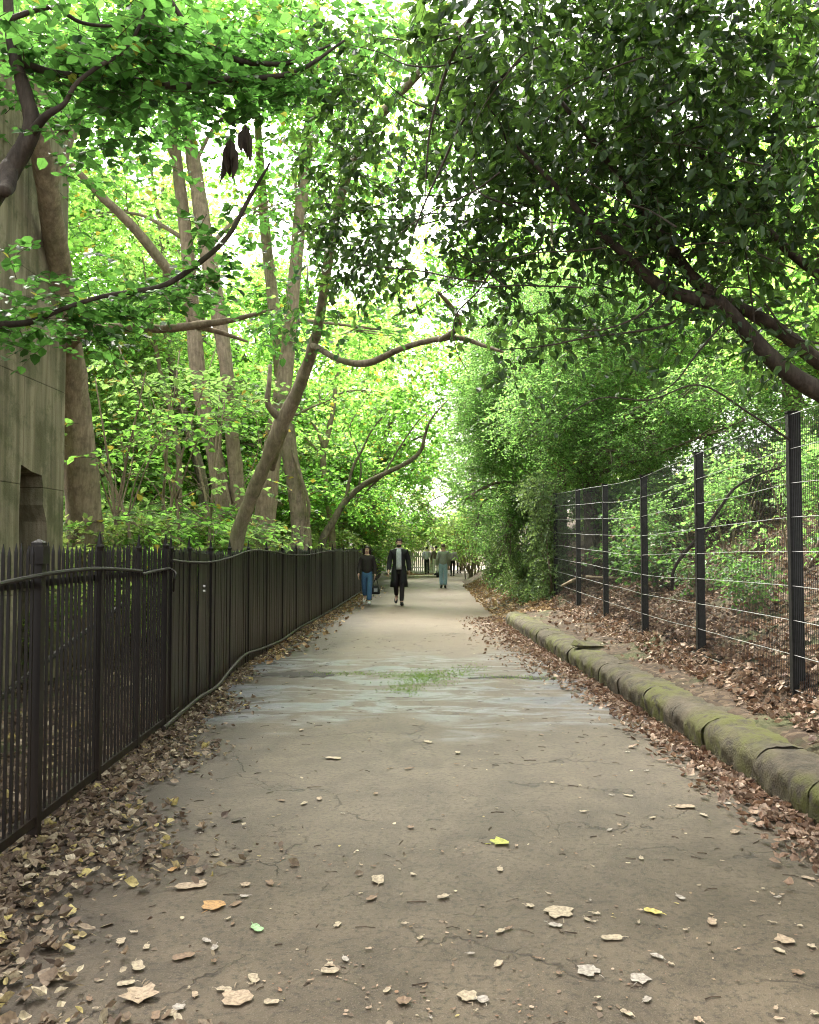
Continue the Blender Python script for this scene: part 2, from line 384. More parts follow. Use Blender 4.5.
def concrete_mat():
    m, nt, out, N, L = mat('stained_concrete')
    P = N('ShaderNodeNewGeometry').outputs['Position']
    mp = N('ShaderNodeMapping'); mp.inputs['Scale'].default_value = (1, 1, 0.07); L(P, mp.inputs['Vector'])
    st = noise(N, L, mp.outputs[0], 7, 5, 0.6).outputs[0]; st2 = noise(N, L, mp.outputs[0], 20, 4, 0.6).outputs[0]
    b = noise(N, L, P, 0.9, 4).outputs[0]; f = noise(N, L, P, 45, 4, 0.7).outputs[0]
    col = mixc(N, L, rng_map(N, L, st, 0.35, 0.65), (0.15, 0.128, 0.078), (0.29, 0.245, 0.165))
    col = mixc(N, L, rng_map(N, L, st2, 0.56, 0.75, 0, 0.5), col, (0.07, 0.06, 0.042))
    col = mixc(N, L, rng_map(N, L, noise(N, L, P, 2.2, 6, 0.7).outputs[0], 0.44, 0.62, 0, 0.6), col, (0.065, 0.068, 0.03))
    col = mixc(N, L, rng_map(N, L, f, 0.55, 0.8, 0, 0.35), col, (0.26, 0.23, 0.17))
    sp = N('ShaderNodeSeparateXYZ'); L(P, sp.inputs[0])
    fr = mth(N, L, 'FRACT', mth(N, L, 'ADD', mth(N, L, 'MULTIPLY', sp.outputs[2], 0.8), 0.16))
    jn = rng_map(N, L, fr, 0.0, 0.012, 1, 0)
    fy = mth(N, L, 'FRACT', mth(N, L, 'ADD', mth(N, L, 'MULTIPLY', sp.outputs[1], 0.9), 0.35))
    jn = mth(N, L, 'MAXIMUM', jn, rng_map(N, L, fy, 0.0, 0.012, 1, 0))
    col = mixc(N, L, mth(N, L, 'MULTIPLY', jn, 0.7), col, (0.035, 0.03, 0.022))
    p = N('ShaderNodeBsdfPrincipled'); p.inputs['Roughness'].default_value = 0.9; p.inputs['Specular IOR Level'].default_value = 0.2; L(col, p.inputs['Base Color'])
    bp = N('ShaderNodeBump'); bp.inputs['Strength'].default_value = 0.5; bp.inputs['Distance'].default_value = 0.02
    L(mth(N, L, 'SUBTRACT', mth(N, L, 'ADD', f, st), jn), bp.inputs['Height']); L(bp.outputs[0], p.inputs['Normal']); L(p.outputs[0], out.inputs[0]); return m
M['concrete'] = concrete_mat()

def kerb_mat():
    m, nt, out, N, L = mat('mossy_sandstone')
    P = N('ShaderNodeNewGeometry').outputs['Position']
    a = noise(N, L, P, 1.6, 4).outputs[0]; b = noise(N, L, P, 9, 5, 0.65).outputs[0]; f = noise(N, L, P, 70, 4, 0.7).outputs[0]
    col = mixc(N, L, rng_map(N, L, b, 0.3, 0.7), (0.04, 0.032, 0.022), (0.095, 0.076, 0.052))
    col = mixc(N, L, rng_map(N, L, f, 0.55, 0.75, 0, 0.4), col, (0.18, 0.15, 0.11))
    col = mixc(N, L, mth(N, L, 'MULTIPLY', rng_map(N, L, a, 0.36, 0.6), rng_map(N, L, b, 0.36, 0.58, 0.0, 0.9)), col, (0.078, 0.082, 0.016))
    col = mixc(N, L, rng_map(N, L, noise(N, L, P, 3.3, 3).outputs[0], 0.6, 0.72, 0, 0.6), col, (0.05, 0.042, 0.03))
    p = N('ShaderNodeBsdfPrincipled'); p.inputs['Roughness'].default_value = 0.85; p.inputs['Specular IOR Level'].default_value = 0.25; L(col, p.inputs['Base Color'])
    bp = N('ShaderNodeBump'); bp.inputs['Strength'].default_value = 1.0; bp.inputs['Distance'].default_value = 0.035
    L(mth(N, L, 'ADD', b, mth(N, L, 'MULTIPLY', f, 0.5)), bp.inputs['Height']); L(bp.outputs[0], p.inputs['Normal']); L(p.outputs[0], out.inputs[0]); return m
M['kerb'] = kerb_mat()

def iron_mat(name, col, rust, amt, rough):
    m, nt, out, N, L = mat(name)
    P = N('ShaderNodeNewGeometry').outputs['Position']; sp = N('ShaderNodeSeparateXYZ'); L(P, sp.inputs[0])
    mp = N('ShaderNodeMapping'); mp.inputs['Scale'].default_value = (1, 1, 0.1); L(P, mp.inputs['Vector'])
    a = noise(N, L, mp.outputs[0], 12, 5, 0.65).outputs[0]; b = noise(N, L, P, 50, 4).outputs[0]
    dirt = mth(N, L, 'MULTIPLY', rng_map(N, L, sp.outputs[2], 0.0, 1.0, 1, 0.15), rng_map(N, L, a, 0.3, 0.65))
    c = mixc(N, L, mth(N, L, 'MULTIPLY', dirt, amt), col, rust)
    c = mixc(N, L, rng_map(N, L, b, 0.58, 0.75, 0, 0.35), c, tuple(x * 2.2 for x in col))
    isl = N('ShaderNodeNewGeometry').outputs['Random Per Island']
    p = N('ShaderNodeBsdfPrincipled'); L(c, p.inputs['Base Color'])
    L(mth(N, L, 'ADD', mth(N, L, 'MULTIPLY', a, 0.3), rough - 0.15), p.inputs['Roughness']); p.inputs['Specular IOR Level'].default_value = 0.25
    bp = N('ShaderNodeBump'); bp.inputs['Strength'].default_value = 0.25; bp.inputs['Distance'].default_value = 0.004
    L(b, bp.inputs['Height']); L(bp.outputs[0], p.inputs['Normal']); L(p.outputs[0], out.inputs[0]); return m
M['iron'] = iron_mat('old_black_iron', (0.007, 0.005, 0.0038), (0.022, 0.0135, 0.0075), 0.7, 0.5)
M['paling'] = iron_mat('dusty_dark_paling', (0.006, 0.0053, 0.005), (0.028, 0.0175, 0.009), 0.95, 0.42)
M['rail'] = iron_mat('worn_rail', (0.014, 0.011, 0.008), (0.034, 0.023, 0.014), 0.7, 0.6)
M['post'] = plain('black_painted_post', (0.012, 0.011, 0.010), 0.6, 0.2, 0.3)
M['wire'] = plain('galvanised_wire', (0.17, 0.17, 0.16), 0.4, 0.5, 0.15, metal=0.3)
M['finewire'] = plain('dark_mesh_wire', (0.022, 0.022, 0.022), 0.6, 0.3, 0.2)

# ------------------------------------------------------------------ terrain
def ip(y, ys, xs): return np.interp(y, ys, xs)
def kx(Y): return ip(Y, [0, 3, 5, 8, 11.3, 17.4, 26, 40, 46, 60], [2.4, 2.3, 2.2, 2.1, 1.92, 1.66, 1.66, 1.75, 2.3, 5.5])
def fx(Y): return ip(Y, [0, 20, 26, 40, 60], [3.0, 3.0, 2.75, 2.6, 6.5])
def lx(Y): return ip(Y, [0, 2.5, 4.3, 8.5, 11, 14.4, 17, 28, 45, 60], [-2.05, -2.1, -2.14, -2.32, -2.42, -2.4, -2.4, -2.25, -2.4, -3.0])
KEND = 17.6
def h(X, Y):
    X = np.asarray(X, float); Y = np.asarray(Y, float)
    k = kx(Y); f = fx(Y); w = np.clip((Y - KEND) / 1.2, 0, 1)
    n = 0.03 * np.sin(X * 5.1 + Y * 2.3) + 0.025 * np.sin(X * 2.7 - Y * 4.1 + 1) + 0.02 * np.sin(9 * X + 7 * Y)
    p = np.column_stack([X.ravel(), Y.ravel()])
    za = np.where(X < k + 0.10, -0.03, np.where(X < k + 0.34, -0.03 + 0.29 * (X - k - 0.10) / 0.24, 0.26 + 0.05 * np.clip((X - k - 0.34) / np.maximum(f - 0.2 - k - 0.34, 0.05), 0, 1)))
    zb = np.where(X < k - 0.05, -0.03, -0.03 + 0.38 * np.clip((X - k + 0.05) / np.maximum(f - 0.1 - k, 0.3), 0, 1))
    z = za * (1 - w) + zb * w
    st = np.clip((X - (f - 0.22)) / 0.32, 0, 1); z = z + st * st * (3 - 2 * st) * 0.2
    s = np.clip(X - f - 0.1, 0, 16); z = z + 0.40 * s + 0.012 * np.clip(s, 0, 8) ** 2
    z = np.where(X > k + 0.3, z + n * np.clip((X - k - 0.3) / 0.4, 0, 1), z)
    lft = np.clip((-X - 2.7) / 1.5, 0, 1); z = z + lft * (n - 0.05)
    return z

xs = np.concatenate([np.array([-400, -200, -100, -60, -40, -30, -24, -18]), np.arange(-14, -3, 0.5), np.arange(-3, 6.5, 0.07), np.arange(6.5, 20, 0.5), np.array([24, 30, 40, 60, 100, 200, 400])])
ys = np.concatenate([np.array([-60, -20, -8, -3]), np.arange(-1, 24, 0.16), np.arange(24, 70, 0.8), np.array([75, 85, 100, 140, 200, 300, 500, 800])])
GX, GY = np.meshgrid(xs, ys); GZ = h(GX, GY)
def sheet(name, X, Y, Z, m, smooth=True):
    mb = MB(); a, b = X.shape; i = np.arange(a * b).reshape(a, b)
    q = np.stack([i[:-1, :-1], i[:-1, 1:], i[1:, 1:], i[1:, :-1]], -1).reshape(-1, 4)
    mb.add(np.stack([X, Y, Z], -1).reshape(-1, 3), q); return mb.build(name, m, smooth=smooth)
tag(sheet('ground', GX, GY, GZ, M['soil']), kind='structure')
py_ = np.concatenate([np.arange(-4, 20, 0.2), np.arange(20, 76, 1.0)]); u = np.linspace(0, 1, 40)
PX = np.array([(lx(y) - 0.25) * (1 - u) + (kx(y) + (0.13 if y < KEND else 0.0)) * u for y in py_]); PY = np.repeat(py_[:, None], 40, 1)
PZ = 0.006 * np.sin(PX * 3 + PY * 1.3) + 0.004 * np.sin(PX * 7 - PY * 2.9) + 0.004 - 0.02 * np.clip((np.abs(PX) - 1.6) / 0.5, 0, 1)
def pz(X, Y): return 0.006 * np.sin(X * 3 + Y * 1.3) + 0.004 * np.sin(X * 7 - Y * 2.9) + 0.004 - 0.02 * np.clip((np.abs(X) - 1.6) / 0.5, 0, 1)
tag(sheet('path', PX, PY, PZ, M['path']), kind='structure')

# open joint across the paving: a ragged trough of dark earth
def ragged(name, pts, w, m, lift):
    mb = MB(); n = len(pts) * 6
    P, _ = smooth_path(pts, np.ones(len(pts)), 6); n = len(P)
    T = nrm(np.gradient(P, axis=0)); S = np.stack([-T[:, 1], T[:, 0], 0 * T[:, 0]], 1)
    taper = np.sin(np.linspace(0.12, math.pi - 0.12, n)) ** 0.5
    a = P + S * (w * taper * rng.uniform(0.4, 1.2, n))[:, None]; b = P - S * (w * taper * rng.uniform(0.4, 1.2, n))[:, None]
    for A in (a, b): A[:, 2] = pz(A[:, 0], A[:, 1]) + lift
    i = np.arange(n - 1)
    mb.add(np.vstack([a, b]), np.stack([i, i + 1, i + 1 + n, i + n], -1)); return mb.build(name, m)
M['earth'] = plain('damp_earth', (0.014, 0.01, 0.007), 0.8, 0.3, 0.4, 20, bump=0.6)
tag(ragged('path_joint', [G(262, 674), G(290, 674.5), G(312, 675), G(334, 674)], 0.3, M['earth'], 0.005), kind='structure')
tag(ragged('path_joint', [G(468, 679), G(500, 677.5), G(540, 678), G(566, 678)], 0.1, M['earth'], 0.006), kind='structure')

# ------------------------------------------------------------------ fallen leaves
def flat_leaves(mb, x, y, z, L, curl=0.5, tilt=0.42):
    N = len(x); a = rng.uniform(0, 6.28, N); t = rng.normal(0, tilt, (N, 2))
    ax = np.stack([np.cos(a), np.sin(a), t[:, 0]], 1); no = np.stack([rng.normal(0, tilt, N), rng.normal(0, tilt, N), np.ones(N)], 1)
    # eight-point curled blade with a scalloped edge
    ax = nrm(ax); sd = nrm(np.cross(no, ax)); up = np.cross(ax, sd); L = np.broadcast_to(L, (N,))[:, None]; Wd = L * rng.uniform(0.14, 0.48, (N, 1)); c = rng.uniform(-0.3, 1.0, (N, 1)) * curl * L; jt = rng.uniform(0.75, 1.2, (9, N, 1))
    p = np.stack([x, y, z], 1) - ax * L * 0.5
    cnt = [0]
    def e(s, w, k):
        cnt[0] = (cnt[0] + 1) % 9; return p + ax * L * s + sd * Wd * w * jt[cnt[0]] + up * c * k * jt[cnt[0] - 1]
    v = np.stack([e(0, 0, .3), e(.2, .8, 1), e(.45, 1, 1.2), e(.7, .75, .9), e(1, 0, .9), e(.7, -.75, .8), e(.45, -1, 1), e(.2, -.8, .7), e(.5, 0, 0)], 1)
    b = np.arange(N)[:, None] * 9
    mb.add(v.reshape(-1, 3), np.concatenate([b + [8, 0, 7, 6], b + [8, 2, 1, 0], b + [8, 4, 3, 2], b + [8, 6, 5, 4]]))

def litter_obj(name, x, y, z, L, m, **kw):
    mb = MB(); flat_leaves(mb, x, y, z, L, **kw); return tag(mb.build(name, m), kind='stuff')

# left, under the railings
N = 13000
y = 2.2 + 22 * rng.uniform(0, 1, N) ** 1.7
wid = ip(y, [2, 4, 5, 7, 9, 11, 14, 20, 30], [1.0, 0.85, 0.66, 0.46, 0.36, 0.2, 0.26, 0.35, 0.4])
s = np.abs(rng.normal(0, 0.52, N)); x = lx(y) - 0.05 + s * wid * (1 + 0.35 * np.sin(y * 3.1) + 0.2 * np.sin(y * 7.7))
keep = (rng.uniform(size=N) < np.where(y < 12, 1, 0.8)) & (x < 1.0); x, y = x[keep], y[keep]
litter_obj('leaf_litter', x, y, pz(x, y) + rng.uniform(0.004, 0.03, len(x)), 0.024 + 0.056 * rng.uniform(0, 1, len(x)) ** 1.6, M['litter'])
# golden leaves further on at the fence foot
N = 900; y = rng.uniform(11.5, 34, N); x = lx(y) + np.abs(rng.normal(0, 0.3, N))
litter_obj('leaf_litter', x, y, pz(x, y) + rng.uniform(0.004, 0.03, N), rng.uniform(0.06, 0.12, N), M['litter_gold'])
# right, against the foot of the kerb
N = 7000; y = 1.6 + 17.6 * rng.uniform(0, 1, N) ** 1.3; x = kx(y) - np.abs(rng.normal(0, 0.17, N)) * ip(y, [3, 6, 9, 12, 20], [1.2, 1.0, 1.1, 2.0, 2.0]) + 0.03
litter_obj('leaf_litter', x, y, pz(x, y) + rng.uniform(0.004, 0.035, N), rng.uniform(0.03, 0.075, N), M['litter_red'])
# on the soil between kerb and fence and up the bank
N = 10000; y = 1.8 + 17.7 * rng.uniform(0, 1, N) ** 1.4; x = kx(y) + 0.36 + rng.uniform(0, 1, N) ** 0.8 * (fx(y) + 0.15 - kx(y) - 0.36)
dens = np.where(x > fx(y) - 0.35, 1, 0.2 * (0.3 + 0.7 * (np.sin(y * 4) > 0.1))); kp = rng.uniform(size=N) < dens; x, y = x[kp], y[kp]
litter_obj('leaf_litter', x, y, h(x, y) + rng.uniform(0.0, 0.05, len(x)), rng.uniform(0.03, 0.08, len(x)), M['litter_red'], tilt=0.5)
N = 28000; y = rng.uniform(2, 24, N); x = fx(y) + 0.05 + 6 * rng.uniform(0, 1, N) ** 1.5
litter_obj('leaf_litter', x, y, h(x, y) + rng.uniform(0.0, 0.06, N), rng.uniform(0.035, 0.09, N), M['litter_red'], tilt=0.5)
# right, past the end of the kerb
N = 2600; y = rng.uniform(17.2, 36, N); x = kx(y) - 0.15 + rng.uniform(0, 1, N) ** 0.8 * 1.3
litter_obj('leaf_litter', x, y, np.maximum(h(x, y), pz(x, y)) + rng.uniform(0.005, 0.05, N), rng.uniform(0.06, 0.12, N), M['litter_gold'])
# floor of the wood behind the railings
N = 7000; y = rng.uniform(3, 24, N); x = lx(y) - 0.15 - 6 * rng.uniform(0, 1, N) ** 1.4
litter_obj('leaf_litter', x, y, h(x, y) + rng.uniform(0.03, 0.07, N), rng.uniform(0.06, 0.12, N), M['litter'])

# single leaves lying loose on the path
def loose_leaf(px, py, L, m, label, group=None, lobed=False, rot=None):
    p = G(px, py); p[2] = pz(p[0], p[1]) + 0.006
    mb = MB(); k = 14; a = np.linspace(0, 2 * math.pi, k, endpoint=False)
    if lobed: rr = 0.5 * L * (0.62 + 0.38 * np.abs(np.cos(2.5 * a))) * rng.uniform(0.85, 1.1, k)
    else: rr = 0.5 * L * (0.42 + 0.58 * np.abs(np.cos(a)) ** 1.5) * rng.uniform(0.9, 1.1, k)
    cz = rng.uniform(0.02, 0.2) * L
    X = rr * np.cos(a); Yy = rr * np.sin(a); Z = cz * (np.abs(Yy) / L) * 1.2 + cz * 0.5 * (X / L) ** 2 * rng.uniform(0, 3) + rng.uniform(0, 0.004, k)
    v = np.vstack([np.stack([X, Yy, Z], 1), [[0, 0, 0.001]], np.stack([X * 0.5, Yy * 0.5, Z * 0.35], 1)])
    q = [[i, (i+1) % k, k+1+(i+1) % k, k+1+i] for i in range(k)]; t = [[k, k+1+i, k+1+(i+1) % k] for i in range(k)]
    mb.add(v, q, t)
    st = np.array([[-0.5*L, 0, 0.004], [-0.62*L, 0.02*L, 0.006], [-0.78*L, 0.07*L, 0.004]]); tube(mb, st, 0.0016, 4, 1)
    o = mb.build('fallen_leaf', m, smooth=False); o.location = p; o.rotation_euler = (0, 0, rng.uniform(0, 6.28) if rot is None else rot)
    return tag(o, label, 'leaf', group or 'leaves scattered on the path')
for a in [
    (500, 846, .115, 'fl_lime', 'yellow-green leaf lying flat in the middle of the path', True), (257, 931, .075, 'fl_green', 'pale mint green leaf lying on the near left of the path', False),
    (558, 914, .15, 'fl_cream', 'large pale cream leaf lying on the near path right of centre', True), (653, 916, .08, 'fl_yellow', 'small yellow leaf lying on the near right of the path', False),
    (612, 942, .085, 'fl_cream', 'narrow pale leaf lying beside dark cracks on the near right path', False), (468, 997, .085, 'fl_cream', 'round cream leaf lying at the bottom edge of the photo', True),
    (237, 1002, .13, 'fl_tan', 'large tan lobed leaf lying on the path at the bottom left', True), (192, 889, .15, 'fl_tan', 'large buff curled leaf lying just right of the left leaf litter', False),
    (214, 910, .12, 'fl_orange', 'long tan leaf with upturned tip beside the left leaf litter', True), (378, 880, .11, 'fl_cream', 'curled pale leaf lying left of the centre of the near path', False),
    (333, 760, .12, 'fl_cream', 'long thin pale leaf lying at mid-distance left of centre', False), (428, 743, .09, 'fl_cream', 'oval pale leaf lying in the centre of the path', False),
    (237, 822, .075, 'fl_dark', 'dark blackish leaf lying on the left of the path', False), (685, 808, .13, 'fl_tan', 'long tan leaf lying near the right kerb litter', False),
    (735, 831, .08, 'fl_tan', 'small tan leaf beside the litter under the mossy kerb', False), (640, 982, .085, 'fl_grey', 'grey-brown leaf near the bottom right of the path', True),
    (588, 974, .1, 'fl_grey', 'mottled grey leaf pressed flat near the bottom of the path', True), (172, 872, .06, 'fl_orange', 'small orange leaf lying beside the left leaf litter', False),
    (330, 975, .075, 'fl_cream', 'small cream leaf near the bottom left of the path', False), (785, 944, .09, 'fl_tan', 'tan leaf lying at the right edge near the bottom', True),
    (140, 1000, .14, 'fl_tan', 'upright curled beige leaf at the bottom left corner litter', True), (183, 961, .09, 'fl_brown', 'brown curled leaf lying right of the bottom left litter', False),
    (500, 872, .055, 'fl_cream', 'small pale round leaf lying below the yellow-green leaf', False), (500, 932, .05, 'fl_cream', 'tiny cream leaf lying on a crack in the near path', False),
    (712, 925, .07, 'fl_tan', 'small tan leaf lying right of the small yellow leaf', False), (138, 972, .08, 'fl_cream', 'whitish leaf lying on dark earth at lower left', False)]:
    loose_leaf(a[0], a[1], a[2], M[a[3]], a[4], lobed=a[5])
for i in range(170):
    while True:
        pxx, pyy = rng.uniform(60, 819), 650 + 374 * rng.uniform(0, 1) ** 0.9
        g = G(pxx, pyy)
        if lx(g[1]) + 0.75 < g[0] < kx(g[1]) - 0.15: break
    loose_leaf(pxx, pyy, 0.018 + 0.05 * rng.uniform(0, 1) ** 2, M[random.choice(['fl_tan', 'fl_grey', 'fl_brown', 'fl_brown', 'fl_cream', 'fl_cream', 'fl_cream'])], 'small curled dry leaf lying loose on the bare path', lobed=rng.uniform() < 0.3)
# crumbs of twig and leaf trodden into the tarmac
# trodden twigs and stalks
mb = MB(); N = 420; y = 2.3 + 13 * rng.uniform(0, 1, N) ** 1.5; x = lx(y) + 0.3 + rng.uniform(0, 1, N) * (kx(y) - lx(y) - 0.4)
for a, b_ in zip(x, y):
    t_ = rng.uniform(0, 6.28); l_ = rng.uniform(.012, .05); d_ = np.array([math.cos(t_) * l_, math.sin(t_) * l_ * .6, 0]); c_ = np.array([a, b_, float(pz(a, b_)) + .003])
    tube(mb, [c_ - d_, c_ + np.array([rng.normal(0, .006), rng.normal(0, .006), .002]), c_ + d_], rng.uniform(.001, .0026), 4, 1, cap=False)
tag(mb.build('twig_debris', plain('trodden_twig', (0.045, 0.03, 0.019), 0.8, 0.2, 0.5)), kind='stuff')
# small clumps of russet crumbs
mb = MB()
for px, py, n, sx in ((335, 978, 260, .17), (440, 932, 120, .1), (400, 1003, 200, .25), (590, 972, 220, .13), (460, 852, 90, .1), (540, 1005, 160, .2), (700, 940, 120, .2), (370, 862, 80, .15), (300, 862, 100, .15), (620, 830, 90, .15)):
    n = int(n * .16); g = G(px, py); a = rng.normal(0, 1, (n, 2)) * [sx, sx * .6]; flat_leaves(mb, g[0] + a[:, 0], g[1] + a[:, 1], pz(g[0] + a[:, 0], g[1] + a[:, 1]) + .005, rng.uniform(.005, .022, n), curl=.1, tilt=.12)
tag(mb.build('leaf_debris', M['litter_red']), kind='stuff')
# grass and moss growing in the open joint
mb = MB()
for px, py, n, sx, sy in ((425, 679, 900, .16, .10), (398, 676, 260, .16, .04), (350, 674, 260, .25, .03), (455, 674, 260, .2, .06), (405, 689, 380, .12, .07), (520, 678, 260, .4, .03), (470, 668, 120, .15, .05)):
    g = G(px, py); a = rng.normal(0, 1, (n, 2)) * [sx, sy * 3]; p = np.stack([g[0] + a[:, 0], g[1] + a[:, 1], np.zeros(n)], 1); p[:, 2] = pz(p[:, 0], p[:, 1]) + .002
    ax = rng.normal(0, .6, (n, 3)); ax[:, 2] = .5; leaves(mb, p, ax, rng.normal(size=(n, 3)), rng.uniform(.01, .035, n), .005, six=False)
tag(mb.build('moss', leaf_mat('moss_blade', (.10, .17, .04), (.2, .36, .06), .4)), kind='stuff')
mb = MB(); N = 1100; y = 2.4 + 16 * rng.uniform(0, 1, N) ** 1.5; x = lx(y) + 0.4 + rng.uniform(0, 1, N) * (kx(y) - lx(y) - 0.5)
flat_leaves(mb, x, y, pz(x, y) + 0.004, rng.uniform(0.006, 0.03, N), curl=0.15, tilt=0.12); tag(mb.build('leaf_debris', M['litter']), kind='stuff')

# ------------------------------------------------------------------ iron railings on the left
def fdir(Y): d = np.array([lx(Y + 0.1) - lx(Y - 0.1), 0.2]); d /= np.linalg.norm(d); return math.atan2(-d[0], d[1])
rl = thing('iron_railing', 'old black iron railings with open pickets in front of the stained concrete wall', 'railing', (lx(5.3), 5.3, 0))
ro = np.array([lx(5.3), 5.3, 0])
def bar(mb, x, y, z0, z1, wx, wy, rz, tip=0.0, lean=0.0):
    """upright flat bar with a pointed head"""
    c, s = math.cos(rz), math.sin(rz); zt = z1 - tip
    prof = [(z0, 1), (zt, 1), (zt + tip * 0.35, 1.0), (z1, 0.12)] if tip else [(z0, 1), (z1, 1)]
    v = []
    for z, k in prof:
        for a, b in ((-1, -1), (1, -1), (1, 1), (-1, 1)):
            u, w = a * wx / 2 * k, b * wy / 2 * k
            v.append((x + u * c - w * s + lean * (z - z0), y + u * s + w * c, z))
    n = len(prof); q = [[4*i+j, 4*i+(j+1) % 4, 4*i+4+(j+1) % 4, 4*i+4+j] for i in range(n-1) for j in range(4)] + [[3, 2, 1, 0], [4*n-4, 4*n-3, 4*n-2, 4*n-1]]
    mb.add(v, q)
postY = [2.75, 4.72, 5.72, 6.62, 7.42]
Yp = 2.45
while Yp < 7.75:
    if min(abs(Yp - p) for p in postY) > 0.045:
        mb = MB(); bar(mb, lx(Yp), Yp, 0.09 + rng.normal(0, 0.004), 1.60 + rng.normal(0, 0.007), 0.014, 0.015, fdir(Yp), 0.07, rng.normal(0, 0.0025))
        mb.build('picket', M['iron'], rl, origin=ro)
        rl.children[-1].location = (0, 0, 0) if False else rl.children[-1].location
    Yp += 0.073
def spear_post(parent, Y, w, zt, org, m, hood=False):
    mb = MB(); x = lx(Y)
    bar(mb, x, Y, 0.0, zt, w, w, fdir(Y))
    if hood:
        bar(mb, x, Y, zt - 0.09, zt + 0.01, w * 1.35, w * 1.35, fdir(Y)); bar(mb, x, Y, zt + 0.012, zt + 0.05, w * 1.1, w * 1.1, fdir(Y), 0.03)
    else:
        P = np.array([[x, Y, zt - 0.02], [x, Y, zt + 0.03], [x, Y, zt + 0.045], [x, Y, zt + 0.07], [x, Y, zt + 0.135]])
        o = mb.build('post', m, parent, origin=org); mb = MB()
        tube(mb, P, [w * .42, w * .62, w * .4, w * .3, 0.004], 6, 3); f = mb.build('spear_finial', m, o, origin=org); f.location = (0, 0, 0); return o
    return mb.build('post', m, parent, origin=org)
for k, Yq in enumerate(postY): spear_post(rl, Yq, [0.06, 0.058, 0.05, 0.042, 0.05][k], [1.57, 1.58, 1.56, 1.55, 1.57][k], ro, M['iron'], hood=(k in (0, 1)))
mb = MB(); tube(mb, [(lx(a) + 0.03, a, z) for a, z in ((2.4, 1.33), (3.4, 1.35), (4.3, 1.41), (5.0, 1.44), (5.7, 1.44), (6.6, 1.40))], 0.013, 8, 4); mb.build('rail_pipe', M['rail'], rl, origin=ro)
mb = MB(); tube(mb, [(lx(a) + 0.03, a, z) for a, z in ((6.62, 1.375), (7.0, 1.39), (7.45, 1.40))], 0.012, 8, 3)
tube(mb, [(lx(7.45) + 0.03, 7.45, 1.40), (lx(7.45) + 0.1, 7.4, 1.36), (lx(7.4) + 0.09, 7.38, 1.3), (lx(7.4) + 0.05, 7.5, 1.2)], 0.011, 6, 4); mb.build('broken_rail_end', M['rail'], rl, origin=ro)
mb = MB()
for a in np.arange(2.4, 7.7, 0.5): bar(mb, lx(a + .25), a + .25, 0.055, 0.105, 0.035, 0.503, fdir(a + .25))
mb.build('bottom_rail', M['iron'], rl, origin=ro)
mb = MB()
for a in np.arange(2.4, 7.4, 0.5): bar(mb, lx(a + .25) - 0.02, a + .25, 1.36, 1.40, 0.012, 0.503, fdir(a + .25))
mb.build('top_rail', M['iron'], rl, origin=ro)
mb = MB(); tube(mb, [(lx(4.0) - 0.25, 4.0, 0.55), (lx(5) - 0.2, 5.2, 0.85), (lx(6) - 0.1, 6.5, 1.15)], 0.018, 6, 3); mb.build('stay_bar', M['iron'], rl, origin=ro)

# close-set paling fence running on to the bend
pf = thing('iron_railing', 'long run of close-set black railings with a wavy pipe rail receding to the bend', 'railing', (lx(12), 12, 0)); po = np.array([lx(12), 12, 0])
edges = [7.6, 8.3, 9.3, 10.4, 11.6, 12.9, 14.3, 15.8, 17.5, 19.4, 21.5, 24, 27, 31, 36, 42, 49]
for k in range(len(edges) - 1):
    y0, y1 = edges[k], edges[k+1]; mb = MB(); Yp = y0 + 0.05
    while Yp < y1 - 0.03:
        bar(mb, lx(Yp) + rng.normal(0, 0.003), Yp, 0.02, 1.555 + rng.normal(0, 0.014) + 0.02 * math.sin(Yp * 1.7), 0.014, 0.069 * rng.uniform(0.97, 1.03), fdir(Yp) + rng.normal(0, 0.015), 0.07, rng.normal(0, 0.002))
        Yp += 0.073 if y0 < 24 else 0.12
    mb.build('picket_panel', M['paling'], pf, origin=po)
    spear_post(pf, y0, 0.045, 1.545, po, M['iron'])
pts = [(7.45, 1.47), (8.2, 1.44), (9.2, 1.43), (10.3, 1.47), (11.6, 1.545), (13.2, 1.52), (14.8, 1.46), (17, 1.44), (20, 1.5), (24, 1.48), (30, 1.5)]
mb = MB(); tube(mb, [(lx(a) + 0.05, a, z) for a, z in pts], 0.012, 8, 4); mb.build('rail_pipe', M['rail'], pf, origin=po)
pts = [(7.2, 0.06), (8.5, 0.08), (9.4, 0.05), (10.2, 0.12), (11.2, 0.18), (12.2, 0.13), (14, 0.07), (16, 0.09), (20, 0.06), (26, 0.08), (34, 0.05)]
mb = MB(); tube(mb, [(lx(a) + 0.06, a, z) for a, z in pts], 0.02, 8, 4); mb.build('foot_pipe', M['rail'], pf, origin=po)
mb = MB()
for dz in (0, 0.05): tube(mb, [(lx(8.9) + 0.01, 8.9, 1.13 + dz), (lx(8.9) + 0.03, 8.9, 1.13 + dz)], 0.011, 8, 1)
mb.build('bolt', M['white'], pf, origin=po)
for o in list(rl.children) + list(pf.children): o.location = (0, 0, 0)

